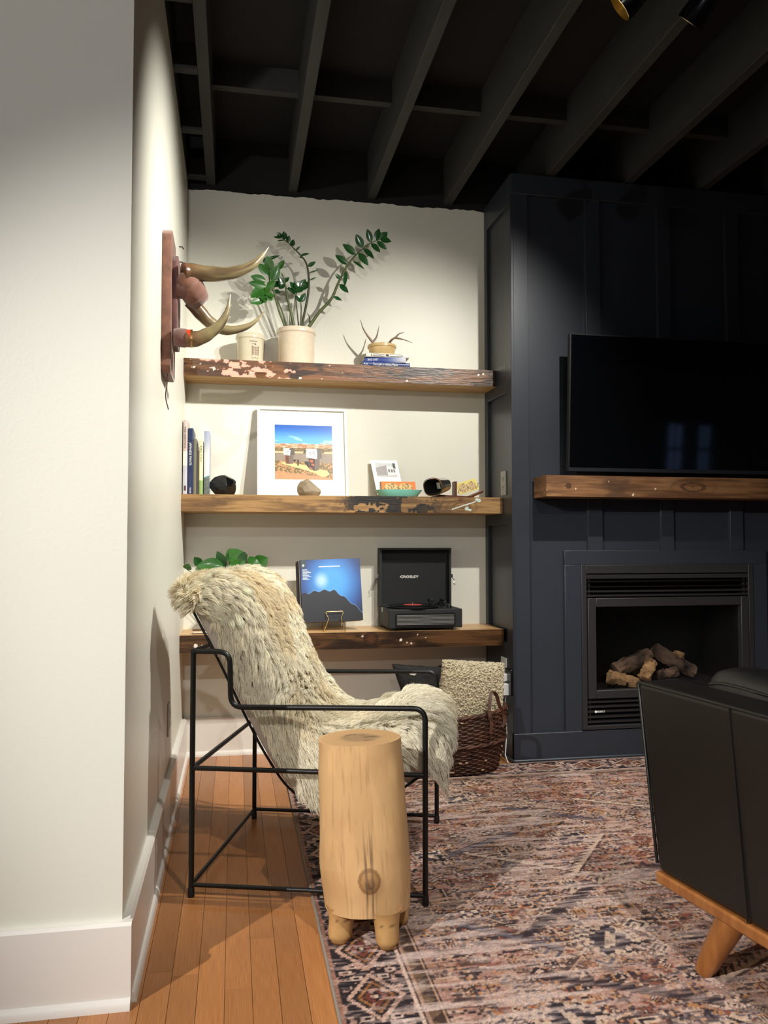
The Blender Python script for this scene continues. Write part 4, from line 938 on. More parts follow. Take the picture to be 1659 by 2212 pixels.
labs = ['blue and black record sleeve at the front of the wire easel', 'dark record sleeve directly behind the blue sleeve', 'white edged record sleeve in the leaning pack', 'maroon record sleeve in the leaning pack',
        'plain black record sleeve in the leaning pack', 'slate blue record sleeve in the leaning pack', 'tan gold edged record sleeve near the back of the pack', 'brown record sleeve at the back of the pack against the wall']
for k in range(8):
    off = -.0058*k; sh = Vector((-.0028*k+(.010 if k in (6,) else 0), 0, 0))
    c0 = LP0+sh-ln*(-off)*1.0 if False else LP0+sh-ln*(.0058*k)
    t = thing('record_sleeve', labs[k], 'record', c0+lu*LPW/2, 'records leaning in the wire easel')
    MB().obox(c0+lu*LPW/2+lv*LPH/2-ln*.0019, lu, lv, ln, LPW/2, LPH/2, .0019).build('sleeve', mat('record_sleeve_card', cols_[k], .5, bump=.05), t)
    if k == 0: print_sheet('printed_cover', tuple(c0+ln*.0003), tuple(lu), tuple(lv), LPW, LPH, 200, sleeve_print, M['gprint'], t)
    if k == 6: print_sheet('printed_cover', tuple(c0+ln*.0003), tuple(lu), tuple(lv), LPW, LPH, 12, lambda U, V: mixc((176,156,104), (60,48,34), (V < .55)*.9), M['gprint'], t)
es = thing('wire_easel', 'small brass wire easel holding the records', 'easel', (z7(1020, 1500, 3.73).x, 3.75, S3T))
zf = S3T+.0035
def ez(cx, cy, y): return z7(cx, cy, y)
fl, frr = Vector((ez(835, 1505, 3.735).x, 3.735, zf)), Vector((ez(1210, 1480, 3.735).x, 3.735, zf))
kl, kr = ez(915, 1300, 3.742), ez(1135, 1290, 3.742); tl, tr = ez(860, 1175, 3.752), ez(1175, 1165, 3.752)
MB().tube([fl, kl, tl+Vector((0, 0, -.004)), tl+Vector((.004, 0, 0)), tr+Vector((-.004, 0, 0)), tr+Vector((0, 0, -.004)), kr, frr], .0022, 8).build('front_wire', M['brass'], es, smooth=60)
for p in (fl, frr): blob(p+Vector((0, 0, .001)), .0045, .0045, .0042, 1, 0, 12, 8).build('ball_foot', M['brass'], es, smooth=80)
def under(x, off, drop):      # point below the sleeve bottoms, off metres back through the pack
    return LP0+lu*((x-LP0.x)/lu.x)-ln*off-lv*drop
for p in (fl, frr):
    e_ = under(p.x, .0470, .0024); top_ = e_+lv*.17
    MB().tube([Vector((p.x, 3.7352, zf+.012)), under(p.x, -.010, .0024), e_, Vector((p.x, e_.y+.028, zf))], .0022, 8).build('side_wire', M['brass'], es)
    MB().tube([e_, top_], .0022, 8).build('back_wire', M['brass'], es)
MB().tube([under(fl.x, .0470, .0024)+lv*.17, under(frr.x, .0470, .0024)+lv*.17], .0022, 8).build('back_wire', M['brass'], es)

tt_ = thing('record_player', 'black suitcase record player with open lid', 'record player', (.94, 3.84, S3T))
def z6(cx, cy, y): return onY(780+cx/4.879, 1170+cy/4.879, y)
TY = 3.692; TYB = 3.956; tx0 = z6(287, 820, TY).x; tx1 = z6(1068, 820, TY).x; tz1 = z6(680, 712, TY).z; tz0 = S3T+.012
bx('base_case', M['leatherette'], tx0, tx1, TY, TYB, tz0, tz1, tt_, bevel=.004)
for x in (tx0+.03, tx1-.05):
    for y in (TY+.03, TYB-.03): MB().lathe([(.001, 0), (.012, 0), (.012, .012), (.001, .012)], (x, y, S3T), 16).build('rubber_foot', M['plasticblack'], tt_)
# speaker grille with bars
ga, gb_ = z6(362, 900, TY).x, z6(995, 900, TY).x; gz0, gz1 = z6(680, 893, TY).z, z6(680, 752, TY).z
def rrect(a, b, c_, d, r, n=6):
    P = []
    for cx, cz, a0 in ((b-r, d-r, 0), (a+r, d-r, PI/2), (a+r, c_+r, PI), (b-r, c_+r, 1.5*PI)):
        P += [(cx+r*math.cos(a0+PI/2*i/n), cz+r*math.sin(a0+PI/2*i/n)) for i in range(n+1)]
    return P
o1, i1 = rrect(ga, gb_, gz0, gz1, .010), rrect(ga+.006, gb_-.006, gz0+.005, gz1-.005, .008)
n = len(o1); mb = MB(); vs = [(a, TY-.001, b) for a, b in o1]+[(a, TY-.005, b) for a, b in o1]+[(a, TY-.005, b) for a, b in i1]+[(a, TY+.002, b) for a, b in i1]
mb.add(vs, [(j*n+i, j*n+(i+1) % n, (j+1)*n+(i+1) % n, (j+1)*n+i) for j in range(3) for i in range(n)])
gr = mb.build('grille_frame', M['plasticblack'], tt_, smooth=40)
MB().prism(i1, lambda a, b, d: (a, d, b), TY-.0012, TY+.001).build('grille_cloth', M['slot'], gr)
for k in range(8):
    z = gz0+.010+(gz1-gz0-.020)*k/7; bx('grille_bar', mat('gloss_bar', (130,130,126), .15) if k == 0 else bpy.data.materials['gloss_bar'], ga+.007, gb_-.007, TY-.004, TY-.0012, z-.0015, z+.0012, gr)
px_ = tx0+(tx1-tx0)*.40; py_ = (TY+TYB)/2-.015
MB().lathe([(.001, 0), (.125, 0), (.128, .003), (.128, .008), (.001, .008)], (px_, py_, tz1+.002), 56).build('platter', M['plasticblack'], tt_, smooth=40)
rec = MB().lathe([(.003, 0), (.110, 0), (.111, .001), (.11, .002), (.048, .0022), (.003, .0022)], (px_, py_, tz1+.011), 56).build('disc', M['vinyl'], tt_, smooth=40)
MB().lathe([(.003, 0), (.045, 0), (.045, .0006), (.003, .0008)], (px_, py_, tz1+.0133), 40).build('disc_label', M['redlabel'], rec)
MB().lathe([(.001, 0), (.003, 0), (.003, .014), (.001, .016)], (px_, py_, tz1+.011), 12).build('spindle', M['chrome'], tt_)
ax_ = z6(845, 660, TYB-.06).x
MB().lathe([(.001, 0), (.018, 0), (.018, .016), (.012, .018), (.012, .024), (.001, .024)], (ax_, TYB-.06, tz1), 24).build('tonearm_base', M['plasticblack'], tt_, smooth=40)
MB().tube([(ax_, TYB-.035, tz1+.028), (ax_, TYB-.07, tz1+.030), (ax_-.004, TYB-.15, tz1+.028), (ax_-.022, TYB-.18, tz1+.024)], .004, 10).build('tonearm', M['plasticblack'], tt_, smooth=60)
for (cx, cy, w) in ((735, 612, .026), (800, 640, .014)):
    q = z6(cx, cy, TYB-.07); bx('headshell', M['plasticblack'], q.x-w/2, q.x+w/2, TYB-.09, TYB-.06, tz1+.02, q.z+.006, tt_, bevel=.002)
q = z6(935, 685, TY+.05)
MB().lathe([(.001, 0), (.011, 0), (.011, .014), (.0095, .017), (.001, .017)], (q.x, TY+.06, tz1), 20).build('volume_knob', M['plasticblack'], tt_, smooth=40)
lz0 = tz1+.001; lz1 = z6(515, 66, TYB-.045).z; lx0, lx1 = tx0-.003, tx1+.003
LY0, LY1 = TYB-.058, TYB; lid = MB(); th = .010
for a, b, c_, d in ((lx0, lx0+th, lz0, lz1), (lx1-th, lx1, lz0, lz1), (lx0+th, lx1-th, lz1-th, lz1), (lx0+th, lx1-th, lz0, lz0+th)): lid.box(a, b, LY0, LY1, c_, d)
lid.box(lx0+th, lx1-th, LY1-.012, LY1, lz0+th, lz1-th)
lo_ = lid.build('lid', M['leatherette'], tt_)
bx('lid_lining', M['leatherin'], lx0+th, lx1-th, LY1-.0135, LY1-.012, lz0+th, lz1-th, lo_)
wl_ = z6(605, 380, LY1-.015).x-z6(412, 380, LY1-.015).x; q = z6(412, 383, LY1-.015)
text('brand_lettering', 'CROSLEY', (q.x, LY1-.0142, q.z), (1,0,0), (0,0,1), .018, wi, lo_, width=wl_, bold=.0003)
bx('lettering_stroke', wi, q.x-.003, q.x+wl_+.002, LY1-.0143, LY1-.0138, q.z+.0061, q.z+.0067, lo_)
for s, x in ((-1, lx0), (1, lx1)):
    zq = z6(130, 370, LY0).z; xo = x+s*.011
    cl_ = bx('latch', M['chrome'], min(x, xo), max(x, xo), LY0+.012, LY0+.034, zq-.008, zq+.010, lo_, bevel=.001)
    MB().tube([(xo, LY0+.02, zq-.01), (xo+s*.012, LY0+.018, zq-.022), (xo+s*.004, LY0+.018, zq-.034), (xo+s*.012, LY0+.016, zq-.045)], .0022, 6).build('latch_hook', M['chrome'], cl_)
q = z6(208, 722, TY+.1); bx('catch_plate', M['chrome'], tx0-.003, tx0+.001, TY+.135, TY+.155, q.z-.012, q.z+.010, tt_, bevel=.001)

# trailing plant behind the armchair
po = thing('potted_pothos', 'leafy green plant in a white pot on the lowest shelf behind the armchair', 'potted plant', (onY(490, 1300, 3.85).x, 3.85, S3T))
pc = Vector((onY(487, 1300, 3.85).x, 3.85, S3T))
MB().lathe([(.001, 0), (.055, 0), (.072, .11), (.075, .115), (.075, .13), (.068, .13), (.064, .11), (.05, .01), (.001, .01)], pc, 40).build('pot', M['white'], po, smooth=35)
MB().lathe([(.001, 0), (.064, 0), (.001, .006)], pc+Vector((0, 0, .105)), 24).build('soil', M['soil'], po)
def zq7(cx, cy, y): return onY(360+cx/3.6875, 1200+cy/3.6875, y)
for (b, t_, w) in (((455,92),(245,75),.055), ((470,90),(400,-30),.034), ((500,60),(640,-10),.075), ((470,20),(585,-22),.050), ((560,110),(500,70),.060), ((610,120),(475,140),.050), ((650,60),(745,110),.062), ((700,80),(805,20),.052),
                   ((400,120),(230,105),.06), ((270,80),(222,15),.030), ((160,110),(175,70),.030), ((720,30),(660,90),.05), ((560,20),(640,60),.06), ((600,130),(690,140),.05), ((330,110),(440,150),.05), ((520,130),(590,90),.05)):
    y = 3.84+random.uniform(-.03, .02); Bp = zq7(*b, y); leaf(Bp, zq7(*t_, y-.02), w*1.2, M['leaf2'] if random.random() < .5 else M['leaf'], po, fold=.25, bend=.25)
    MB().tube(spline([pc+Vector((random.uniform(-.03, .03), random.uniform(-.03, .03), .108)), (pc+Vector((0, 0, .11))+Bp)/2+Vector((0, 0, .02)), Bp], 10), .0022, 6).build('stalk', M['stem'], po)
lb = thing('notebook', 'thin dark book lying at the wall end of the lowest shelf', 'book', (onY(425, 1360, 3.76).x, 3.76, S3T))
a, b = onY(416, 1360, 3.74).x, onY(416, 1360, 3.74).x+.11
bx('cover', M['walnut'], a, b, 3.735, 3.77, S3T, S3T+.004, lb); bx('pages', M['paper'], a+.003, b-.003, 3.738, 3.767, S3T+.004, S3T+.016, lb); bx('cover', M['walnut'], a, b, 3.735, 3.77, S3T+.016, S3T+.020, lb)

# ================================================================ ARMCHAIR
CO = Vector((-.113, 2.394, 0)); E1 = Vector((.9565, -.2917, 0)); E2 = Vector((.2917, .9565, 0)); EZ = Vector((0, 0, 1)); CW = .66; CD = .667
def cp(d, w, z): return CO+E1*d+E2*w+EZ*z
chair = thing('armchair', 'low armchair with black steel tube frame and leather sling seat', 'armchair', cp(CD/2, CW/2, 0))
TR = .0078
def fillet(pts, r, n=6):
    pts = [Vector(p) for p in pts]; out = [pts[0]]
    for i in range(1, len(pts)-1):
        a, b, c_ = pts[i-1], pts[i], pts[i+1]; u, v = (a-b).normalized(), (c_-b).normalized(); rr_ = min(r, (a-b).length*.45, (c_-b).length*.45)
        p, q = b+u*rr_, b+v*rr_
        for k in range(n+1):
            t = k/n; out.append(p*(1-t)**2+b*2*t*(1-t)+q*t*t)
    out.append(pts[-1]); return out
for w in (0, CW):
    MB().tube([cp(0, w, .012), cp(0, w, .70)], TR, 14).build('rear_leg', M['steel'], chair, smooth=60)
    MB().tube(fillet([cp(0, w, .694), cp(.108, w, .694), cp(.112, w, .537), cp(CD, w, .545), cp(CD, w, .012)], .035), TR, 14).build('arm_and_front_leg', M['steel'], chair, smooth=60)
    for d in (0, CD): MB().lathe([(.001, 0), (.0095, 0), (.0095, .022), (.008, .026), (.001, .026)], cp(d, w, .0005 if d == 0 else .0088), 14).build('foot', M['plasticblack'], chair, smooth=40)
    MB().tube([cp(0, w, .362), cp(CD, w, .362)], TR*.92, 12).build('seat_rail', M['steel'], chair, smooth=60)
    MB().tube([cp(0, w, .034), cp(CD, w, .034)], TR*.8, 12).build('floor_rail', M['steel'], chair, smooth=60)
MB().tube([cp(0, 0, .362), cp(0, CW, .362)], TR*.92, 12).build('rear_rail', M['steel'], chair, smooth=60)
MB().tube([cp(0, 0, .034), cp(0, CW, .034)], TR*.8, 12).build('rear_floor_rail', M['steel'], chair, smooth=60)
MB().tube([cp(0, 0, .694), cp(0, CW, .694)], TR*.92, 12).build('top_rail', M['steel'], chair, smooth=60)
MB().tube([cp(CD, 0, .362), cp(CD, CW, .362)], TR*.92, 12).build('front_rail', M['steel'], chair, smooth=60)
RP = [(-.075, .90), (-.03, .81), (.05, .664), (.15, .47), (.205, .375), (.265, .295), (.345, .245), (.45, .245), (.57, .285), (.66, .345)]
FP = [(-.03, .905), (.03, .83), (.10, .73), (.18, .59), (.25, .48), (.31, .42), (.40, .38), (.50, .39), (.60, .415), (.665, .385)]
RPs = spline([(d, 0, z) for d, z in RP], 40); FPs = spline([(d, 0, z) for d, z in FP], 40)
mb = MB(); vs = []
for (wa) in (.085, .575):
    for p in RPs: vs.append(cp(p.x, wa, p.z))
    for p in FPs: vs.append(cp(p.x, wa, p.z))
N4 = 40
for i in range(N4-1):
    pass
fs = []
for i in range(N4-1):
    fs += [(i, i+1, N4+i+1, N4+i), (80+i, 80+N4+i, 80+N4+i+1, 80+i+1), (i, 80+i, 80+i+1, i+1), (N4+i, N4+i+1, 80+N4+i+1, 80+N4+i)]
fs += [(0, N4, 80+N4, 80), (N4-1, 80+N4-1, 80+2*N4-1, 2*N4-1)]
mb.add(vs, fs); mb.build('sling_seat', M['canvas'], chair, smooth=50)
for w in (.082, .578):
    MB().tube([cp(p.x-.004, w, p.z-.003) for p in RPs], .0040, 8).build('sling_edge', M['steel'], chair, smooth=60)

# sheepskin: skin surface as (t along the profile, s across), covered in wool locks
SP = [(-.055, .83), (-.062, .862), (-.03, .884), (.038, .886), (.104, .856), (.144, .790), (.175, .705), (.215, .625), (.270, .525), (.33, .458), (.41, .428), (.51, .452), (.60, .485), (.662, .474), (.698, .432), (.700, .392)]
SPs = np.array([(p.x, p.z) for p in spline([(d, 0, z) for d, z in SP], 121)])
seglen = np.concatenate([[0], np.cumsum(np.hypot(*np.diff(SPs, axis=0).T))]); TL = seglen[-1]
def prof(t):   # arc length -> (d,z), tangent, normal
    d = np.interp(t, seglen, SPs[:, 0]); z = np.interp(t, seglen, SPs[:, 1]); e = .012
    td = np.interp(t+e, seglen, SPs[:, 0])-np.interp(t-e, seglen, SPs[:, 0]); tz = np.interp(t+e, seglen, SPs[:, 1])-np.interp(t-e, seglen, SPs[:, 1])
    L = np.hypot(td, tz)+1e-9; td, tz = td/L, tz/L; return d, z, td, tz, -tz, td     # normal = left of travel (front/up side)
def droop(t, side):
    f = t/TL; n_ = np.interp(f, [0, .12, .25, .42, .55, .68, .82, 1.], [.03, .03, .03, .045, .13, .12, .05, .015]); f_ = np.interp(f, [0, .3, .6, 1.], [.05, .06, .07, .08])
    return np.where(side < 0, n_, f_)
FH, FR = .215, .055
def skin(t, s):
    d, z, td, tz, nd, nz = prof(t); a = np.abs(s); sg = np.sign(s); arc = FR*PI/2
    over = np.clip(a-FH, 0, arc); th = over/FR; extra = np.clip(a-FH-arc, 0, None)
    w = sg*(np.minimum(a, FH)+FR*np.sin(th)); off = FR*(1-np.cos(th))+extra
    back = np.clip((.55*TL-t)/(.3*TL), 0, 1)                         # on the back the flap folds backwards, on the seat it hangs
    dd = np.where(back > .5, nd, 0*nd); 
    hd = nd*back; hz = nz*back+(1-back); L = np.hypot(hd, hz)+1e-9; hd, hz = hd/L, hz/L
    bump_ = .020*(fbm(t*9+3, s*9+5, 2, 3)-.5)+.010*(vn(t*26, s*26, 5)-.5)
    D = d-hd*off+nd*bump_; Z = z-hz*off+nz*bump_; Wd = .33+w+.02*(vn(t*7, s*3+9, 8)-.5)
    # loose near top corner that sticks out past the back
    k = np.exp(-((t-.045)/.08)**2)*np.clip((-s-.12)/.2, 0, 1); D = D-.012*k; Wd = Wd-.035*k; Z = Z+.0*k
    Z = Z-.02*np.exp(-((s+.03)/.10)**2)*np.exp(-((t-.08)/.06)**2)
    return np.stack([D, Wd, Z], -1)
def c2w(A): return np.array(CO)+A[..., 0:1]*np.array(E1)+A[..., 1:2]*np.array(E2)+A[..., 2:3]*np.array(EZ)
shp = thing('sheepskin_throw', 'fluffy cream sheepskin draped over the armchair', 'sheepskin', cp(.35, .33, .40))
nt_, ns_ = 110, 70
T_ = np.linspace(0.0, TL, nt_)[:, None]*np.ones((1, ns_)); Q = np.linspace(-1, 1, ns_)[None, :]*np.ones((nt_, 1))
Smax = FH+FR*PI/2+droop(T_, Q)
sheet('hide', c2w(skin(T_, Q*Smax)), np.zeros((nt_, ns_, 3))+np.array((232,220,190)), M['fur'], shp)
NH = 190000; r_ = np.random.default_rng(3)
th_ = r_.random(NH)*TL; qh = r_.random(NH)*2-1; sh_ = qh*(FH+FR*PI/2+droop(th_, qh))
def flow(t, s):     # lie of the wool in chair space, mostly along the profile and outwards at the sides
    e = .006; P = skin(t, s); Pt = skin(np.clip(t+e, 0, TL), s)-skin(np.clip(t-e, 0, TL), s); Ps = skin(t, s+e)-skin(t, s-e)
    Pt /= np.linalg.norm(Pt, axis=-1, keepdims=True)+1e-9; Ps /= np.linalg.norm(Ps, axis=-1, keepdims=True)+1e-9
    Nn = np.cross(Pt, Ps); Nn /= np.linalg.norm(Nn, axis=-1, keepdims=True)+1e-9
    flip = np.sign((Nn*np.stack([prof(t)[4], 0*t, prof(t)[5]], -1)).sum(-1)); inner = np.abs(s) < FH*.9
    return P, Pt, Ps, Nn
P0, Pt, Ps, Nn = flow(th_, sh_)
# make normals point outwards: compare with direction away from the middle of the cushion
dm, zm = prof(th_)[0]-.06*prof(th_)[4], prof(th_)[1]-.06*prof(th_)[5]; ctr = np.stack([dm, np.full(NH, .33), zm], -1)
sgn = np.sign((Nn*(P0-ctr)).sum(-1)); Nn *= sgn[:, None]
cell = .0155; ci = np.floor(th_/cell).astype(int); cj = np.floor(sh_/cell).astype(int)
best = np.full(NH, 1e9); ct_ = np.zeros(NH); cs_ = np.zeros(NH)
def hsh(i, j, k): return _TAB[(i*7+k*31) & 255, (j*13+k*57) & 255]
for di in (-1, 0, 1):
    for dj in (-1, 0, 1):
        a = (ci+di+hsh(ci+di, cj+dj, 1))*cell; b = (cj+dj+hsh(ci+di, cj+dj, 2))*cell; dst = np.hypot(th_-a, sh_-b); m_ = dst < best
        best = np.where(m_, dst, best); ct_ = np.where(m_, a, ct_); cs_ = np.where(m_, b, cs_)
ct_ = np.clip(ct_, 0, TL); cid = np.floor(ct_*997+cs_*1409).astype(int)
def tipdir(t, s, Pt, Ps, Nn, jit):
    a = 2.4*(fbm(t*5, s*5, 33, 3)-.5)*1.6+jit; sg = np.sign(s); outw = np.clip((np.abs(s)-.10)/.15, 0, 1)
    lie = Pt*np.cos(a)[:, None]+Ps*np.sin(a)[:, None]; lie = lie*.85+Ps*(sg*outw*.55)[:, None]
    top = np.clip((.10-t)/.08, 0, 1); lie = lie*(1-1.2*top)[:, None]
    D = lie*1.0+Nn*(.62+.25*fbm(t*14, s*14, 44)[:, None] if False else .62); D[:, 2] -= .22*np.clip((np.abs(s)-.2)/.1, 0, 1); return D/np.linalg.norm(D, axis=1, keepdims=True)
Lh = (.034+.018*r_.random(NH))*(.75+.5*fbm(ct_*6, cs_*6, 55))
endk = np.clip((th_/TL-.8)/.2, 0, 1); Lh *= 1+.1*endk
jit = .45*(r_.random(NH)-.5); D0 = tipdir(th_, sh_, Pt, Ps, Nn, jit)
Pc, Ptc, Psc, Nc = flow(ct_, cs_); dmc, zmc = prof(ct_)[0]-.06*prof(ct_)[4], prof(ct_)[1]-.06*prof(ct_)[5]
Nc *= np.sign((Nc*(Pc-np.stack([dmc, np.full(NH, .33), zmc], -1))).sum(-1))[:, None]
cj2 = 1.1*(_TAB[cid & 255, (cid >> 8) & 255]-.5); Dc = tipdir(ct_, cs_, Ptc, Psc, Nc, cj2)
tip = P0+D0*Lh[:, None]; ctip = Pc+Dc*(Lh*1.02)[:, None]; tip = tip*.52+ctip*.48
mid1 = P0+Nn*(Lh*.30)[:, None]+(tip-P0)*.22; mid2 = P0+Nn*(Lh*.20)[:, None]+(tip-P0)*.62
wig = (r_.random((NH, 3))-.5)*.006; mid1 = mid1+wig; mid2 = mid2-wig*.8+(r_.random((NH, 3))-.5)*.004
ch_ = np.stack([P0-Nn*.002, mid1, mid2, tip], 1)                   # (NH,4,3)
side = np.cross(tip-P0, Nn+.55*r_.normal(size=(NH, 3))); side /= np.linalg.norm(side, axis=1, keepdims=True)+1e-9
gn = np.cross(side, tip-P0); side *= np.sign((gn*Nn).sum(-1))[:, None]
wd = np.array([.0010, .0010, .0008, .0002])[None, :, None]*(.8+.6*r_.random((NH, 1, 1)))
V8 = np.stack([ch_-side[:, None]*wd, ch_+side[:, None]*wd], 2).reshape(NH*8, 3)
base = (np.arange(NH)*8)[:, None]; q1 = np.array([[0,1,3,2],[2,3,5,4],[4,5,7,6]]).reshape(1, 12)
quads = (base+q1).reshape(-1, 4)
patch = sstep(.40, .68, fbm(ct_*5+2, cs_*6+4, 61, 3)); cl_v = _TAB[(cid*3) & 255, (cid*7 >> 4) & 255]
tipc = mixc((250,245,228), (236,222,190), patch*.8); tipc = tipc*(.92+.12*cl_v)[:, None]; rootc = mixc((244,234,206), (226,206,168), patch)
seat = sstep(.5, .62, th_/TL); tipc = mixc(tipc, (248,244,228), seat*.6)
cv = np.stack([rootc, rootc*.55+tipc*.45, rootc*.15+tipc*.85, tipc], 1); cv = np.clip(np.repeat(cv[:, :, None, :], 2, 2).reshape(-1, 3), 0, 252)
fo = link(bpy.data.objects.new('wool', raw_mesh('wool', c2w(V8), quads, M['fur'], cv, smooth=True)), shp); fo['kind'] = 'stuff'

# ================================================================ STUMP SIDE TABLE
stc = onZ(788, 2045, 0); stc = Vector((.347, 2.072, 0))
su = thing('stump_table', 'pale carved tree stump side table on four stubby legs', 'side table', stc)
RZ = .0082; ht = onY(780, 1592, stc.y-.0).z
def stump_col(an, z, top=None):
    s_ = an/(2*PI); c = mixc((208,170,120), (194,154,106), fbm(s_*10, z*5, 3)); c = mixc(c, (220,180,128), sstep(.5, .7, fbm(s_*26, z*12, 5))*.5)
    c = mixc(c, (150,112,70), sstep(.62, .8, fbm(s_*160, z*9, 7))*.35)
    fr_ = (an+PI/2+.05+PI) % (2*PI)-PI      # angle from the front
    knot_ = np.hypot(fr_*.105, (z-.178)*.85); c = mixc(c, (176,134,86), sstep(.030, .022, knot_)); c = mixc(c, (120,88,56), (np.abs(knot_-.024) < .004)*.5)
    c = mixc(c, (110,84,60), sstep(.016, .006, np.hypot(fr_*.105, (z-.172)*.8))*(.4+.6*sstep(.4, .6, fbm(an*30, z*60, 9))))
    streak = sstep(.020, .006, np.abs(fr_*.105+.002*np.sin(z*40)))*(sstep(.11, .15, np.abs(z-.178))*0+1)*sstep(.15, .02, np.abs(z-.178)-.02)
    c = mixc(c, (104,84,64), streak*sstep(.45, .6, fbm(an*60, z*5, 13))*.75); return c
nA, nZ = 240, 170; A_g = np.linspace(0, 2*PI, nA+1)[:, None]*np.ones((1, nZ)); zb_ = .085
Zg = np.linspace(0, 1, nZ)[None, :]*np.ones((nA+1, 1))
tilt = lambda X, Y: .03*(X)-.06*0*Y
def stump_pt(an, u):
    z = zb_+(ht-zb_)*u; r = .1085-.004*np.clip((z-.16)/.4, 0, 1)+.003*np.sin(z*9); r = r-.006*sstep(.2, .09, z)
    r = r*(1+.05*np.cos(an*2+.6)+.018*np.cos(3*an+1))+.006*(vn((an/(2*PI)*9) % 9, z*14, 3)-.5)
    fr_ = (an+PI/2+.05+PI) % (2*PI)-PI; r = r+.010*np.exp(-(fr_*.105/.022)**2-((z-.175)/.03)**2)
    r = np.where(an > 2*PI-1e-6, r*0+np.interp(0, [0, 1], [0, 1])+r, r)
    lean = -.022*u; return stc.x-.006+lean+r*np.cos(an), stc.y+r*np.sin(an)*.93, z
an_w = A_g % (2*PI-1e-9); X_, Y_, Z_ = stump_pt(np.where(A_g >= 2*PI-1e-6, 0, A_g), Zg)
Z_ = Z_+Zg**6*.035*(X_-stc.x)
sheet('trunk', np.stack([X_, Y_, Z_], -1), stump_col(np.where(A_g >= 2*PI-1e-6, 0, A_g), Z_), M['stump'], su)
Rg = np.linspace(0, 1, 40)[None, :]*np.ones((nA+1, 1)); A2 = np.linspace(0, 2*PI, nA+1)[:, None]*np.ones((1, 40))
def disc(Xe, Ye, Ze, name, colf, dz=0.):
    cx, cy, cz = Xe.mean(), Ye.mean(), Ze.mean(); P = np.stack([cx+(Xe[:, None]-cx)*Rg, cy+(Ye[:, None]-cy)*Rg, cz+(Ze[:, None]-cz)*Rg+dz], -1); sheet(name, P, colf(A2, Rg), M['stump'], su)
def topcol(a, r):
    w = r+.05*(fbm(np.cos(a)*2+3, np.sin(a)*2+3, 3)-.5); c = mixc((206,164,112), (190,146,96), (np.sin(w*60) > .5)*.3); c = mixc(c, (152,122,90), sstep(.55, .35, w)*.65)
    c = mixc(c, (118,92,68), sstep(.5, .65, fbm(np.cos(a)*r*5+5, np.sin(a)*r*5+5, 7))*sstep(.62, .3, w)*.8); return mixc(c, (220,186,140), sstep(.93, .98, r)*.4)
disc(X_[:, -1], Y_[:, -1], Z_[:, -1], 'table_top', topcol)
disc(X_[:, 0], Y_[:, 0], Z_[:, 0], 'underside', lambda a, r: np.zeros(a.shape+(3,))+np.array((186,142,90.)))
for (px, py, sx_, sy_) in ((735, 2046, .029, .025), (840, 2058, .031, .026), (868, 2006, .022, .020), (775, 1998, .022, .02)):
    q = onZ(px, py, .0); nU = 28; U, V = np.meshgrid(np.linspace(0, 2*PI, nU), np.linspace(0, 1, 16), indexing='ij')
    rr_ = (1-.10*np.exp(-V*8)+.35*V**4)*(1+.06*np.cos(2*U+px)); k = sstep(.82, 1., 1-V)*.25
    P = np.stack([q.x+sx_*rr_*(1-k)*np.cos(U)+(stc.x-q.x)*.10*V, q.y+.012+sy_*rr_*(1-k)*np.sin(U)+(stc.y-q.y)*.10*V, .0085+(zb_+.012-.0085)*V], -1)
    c_ = mixc((200,160,104), (180,136,84), fbm(U*2, V*6, px)); c_ = mixc(c_, (96,70,46), (np.abs(V-.62-.09*np.abs(((U*1.6) % 1)-.5)*2) < .012)*.7)
    lg = sheet('leg', P, c_, M['stump'], su)
    MB().lathe([(.001, 0), (sx_*.72, 0), (sx_*.86, .006)], (q.x, q.y+.012, .0083), 24).build('leg_end', M['oakleg'], lg)

# ================================================================ BASKET WITH CUSHIONS
BC = Vector((.965, 3.517, .0)); BH = .245; BA, BB = .247, .186     # half axes at the rim
bk = thing('wicker_basket', 'dark brown oval wicker basket with leather handles', 'basket', BC+Vector((0, 0, .009)))
def bpt(an, z, k=0.):
    u = z/BH; f = .80+.17*u+.05*math.sin(PI*u); return Vector((BC.x+(BA*f+k)*math.cos(an), BC.y+(BB*f+k)*math.sin(an), .012+z+.020*u*math.cos(an)))
NS = 52; mb = MB()
for k in range(NS):
    a = 2*PI*k/NS; mb.tube([bpt(a, z_, 0) for z_ in np.linspace(0, BH+.004, 8)], .0042, 5)
mb.build('stakes', M['wicker'], bk, smooth=60)['kind'] = 'stuff'
mb = MB(); rows = 28
for r in range(rows):
    z = .006+BH*(r+.2)/rows; ph = r % 2; n = NS*2
    pts = [bpt(2*PI*i/n, z+.0035*(vn(i*.35, r*1.7, 3)-.5), (.0055 if ((i//2+ph) % 2 == 0) else -.0040)*(1 if i % 2 == 0 else .35)) for i in range(n+1)]
    mb.tube(pts, .0040*(.85+.3*random.random()), 6)
mb.build('weave', M['wicker'], bk, smooth=60)['kind'] = 'stuff'
mb = MB()
for j in range(3): mb.tube([bpt(2*PI*i/80, BH+.004+.004*math.sin(i*.9+j*2.1), .005*math.cos(i*.9+j*2.1)) for i in range(81)], .0065, 7)
mb.build('braided_rim', M['wicker'], bk, smooth=60)
mb = MB()
for j in range(2): mb.tube([bpt(2*PI*i/80, .125+.004*math.sin(i*.9+j*PI), .007+.003*math.cos(i*.9+j*PI)) for i in range(81)], .0055, 6)
mb.build('waling_band', M['wicker'], bk, smooth=60)
mb = MB()
for i in range(26):
    a = -PI*.95+random.random()*PI*.95; z = random.choice((BH-.012, .10, .06, .012, .02)); p = bpt(a, z, .010); mb.obox(p, Vector((-math.sin(a), math.cos(a), 0)), (0, 0, 1), (math.cos(a), math.sin(a), 0), .006, .0025, .002)
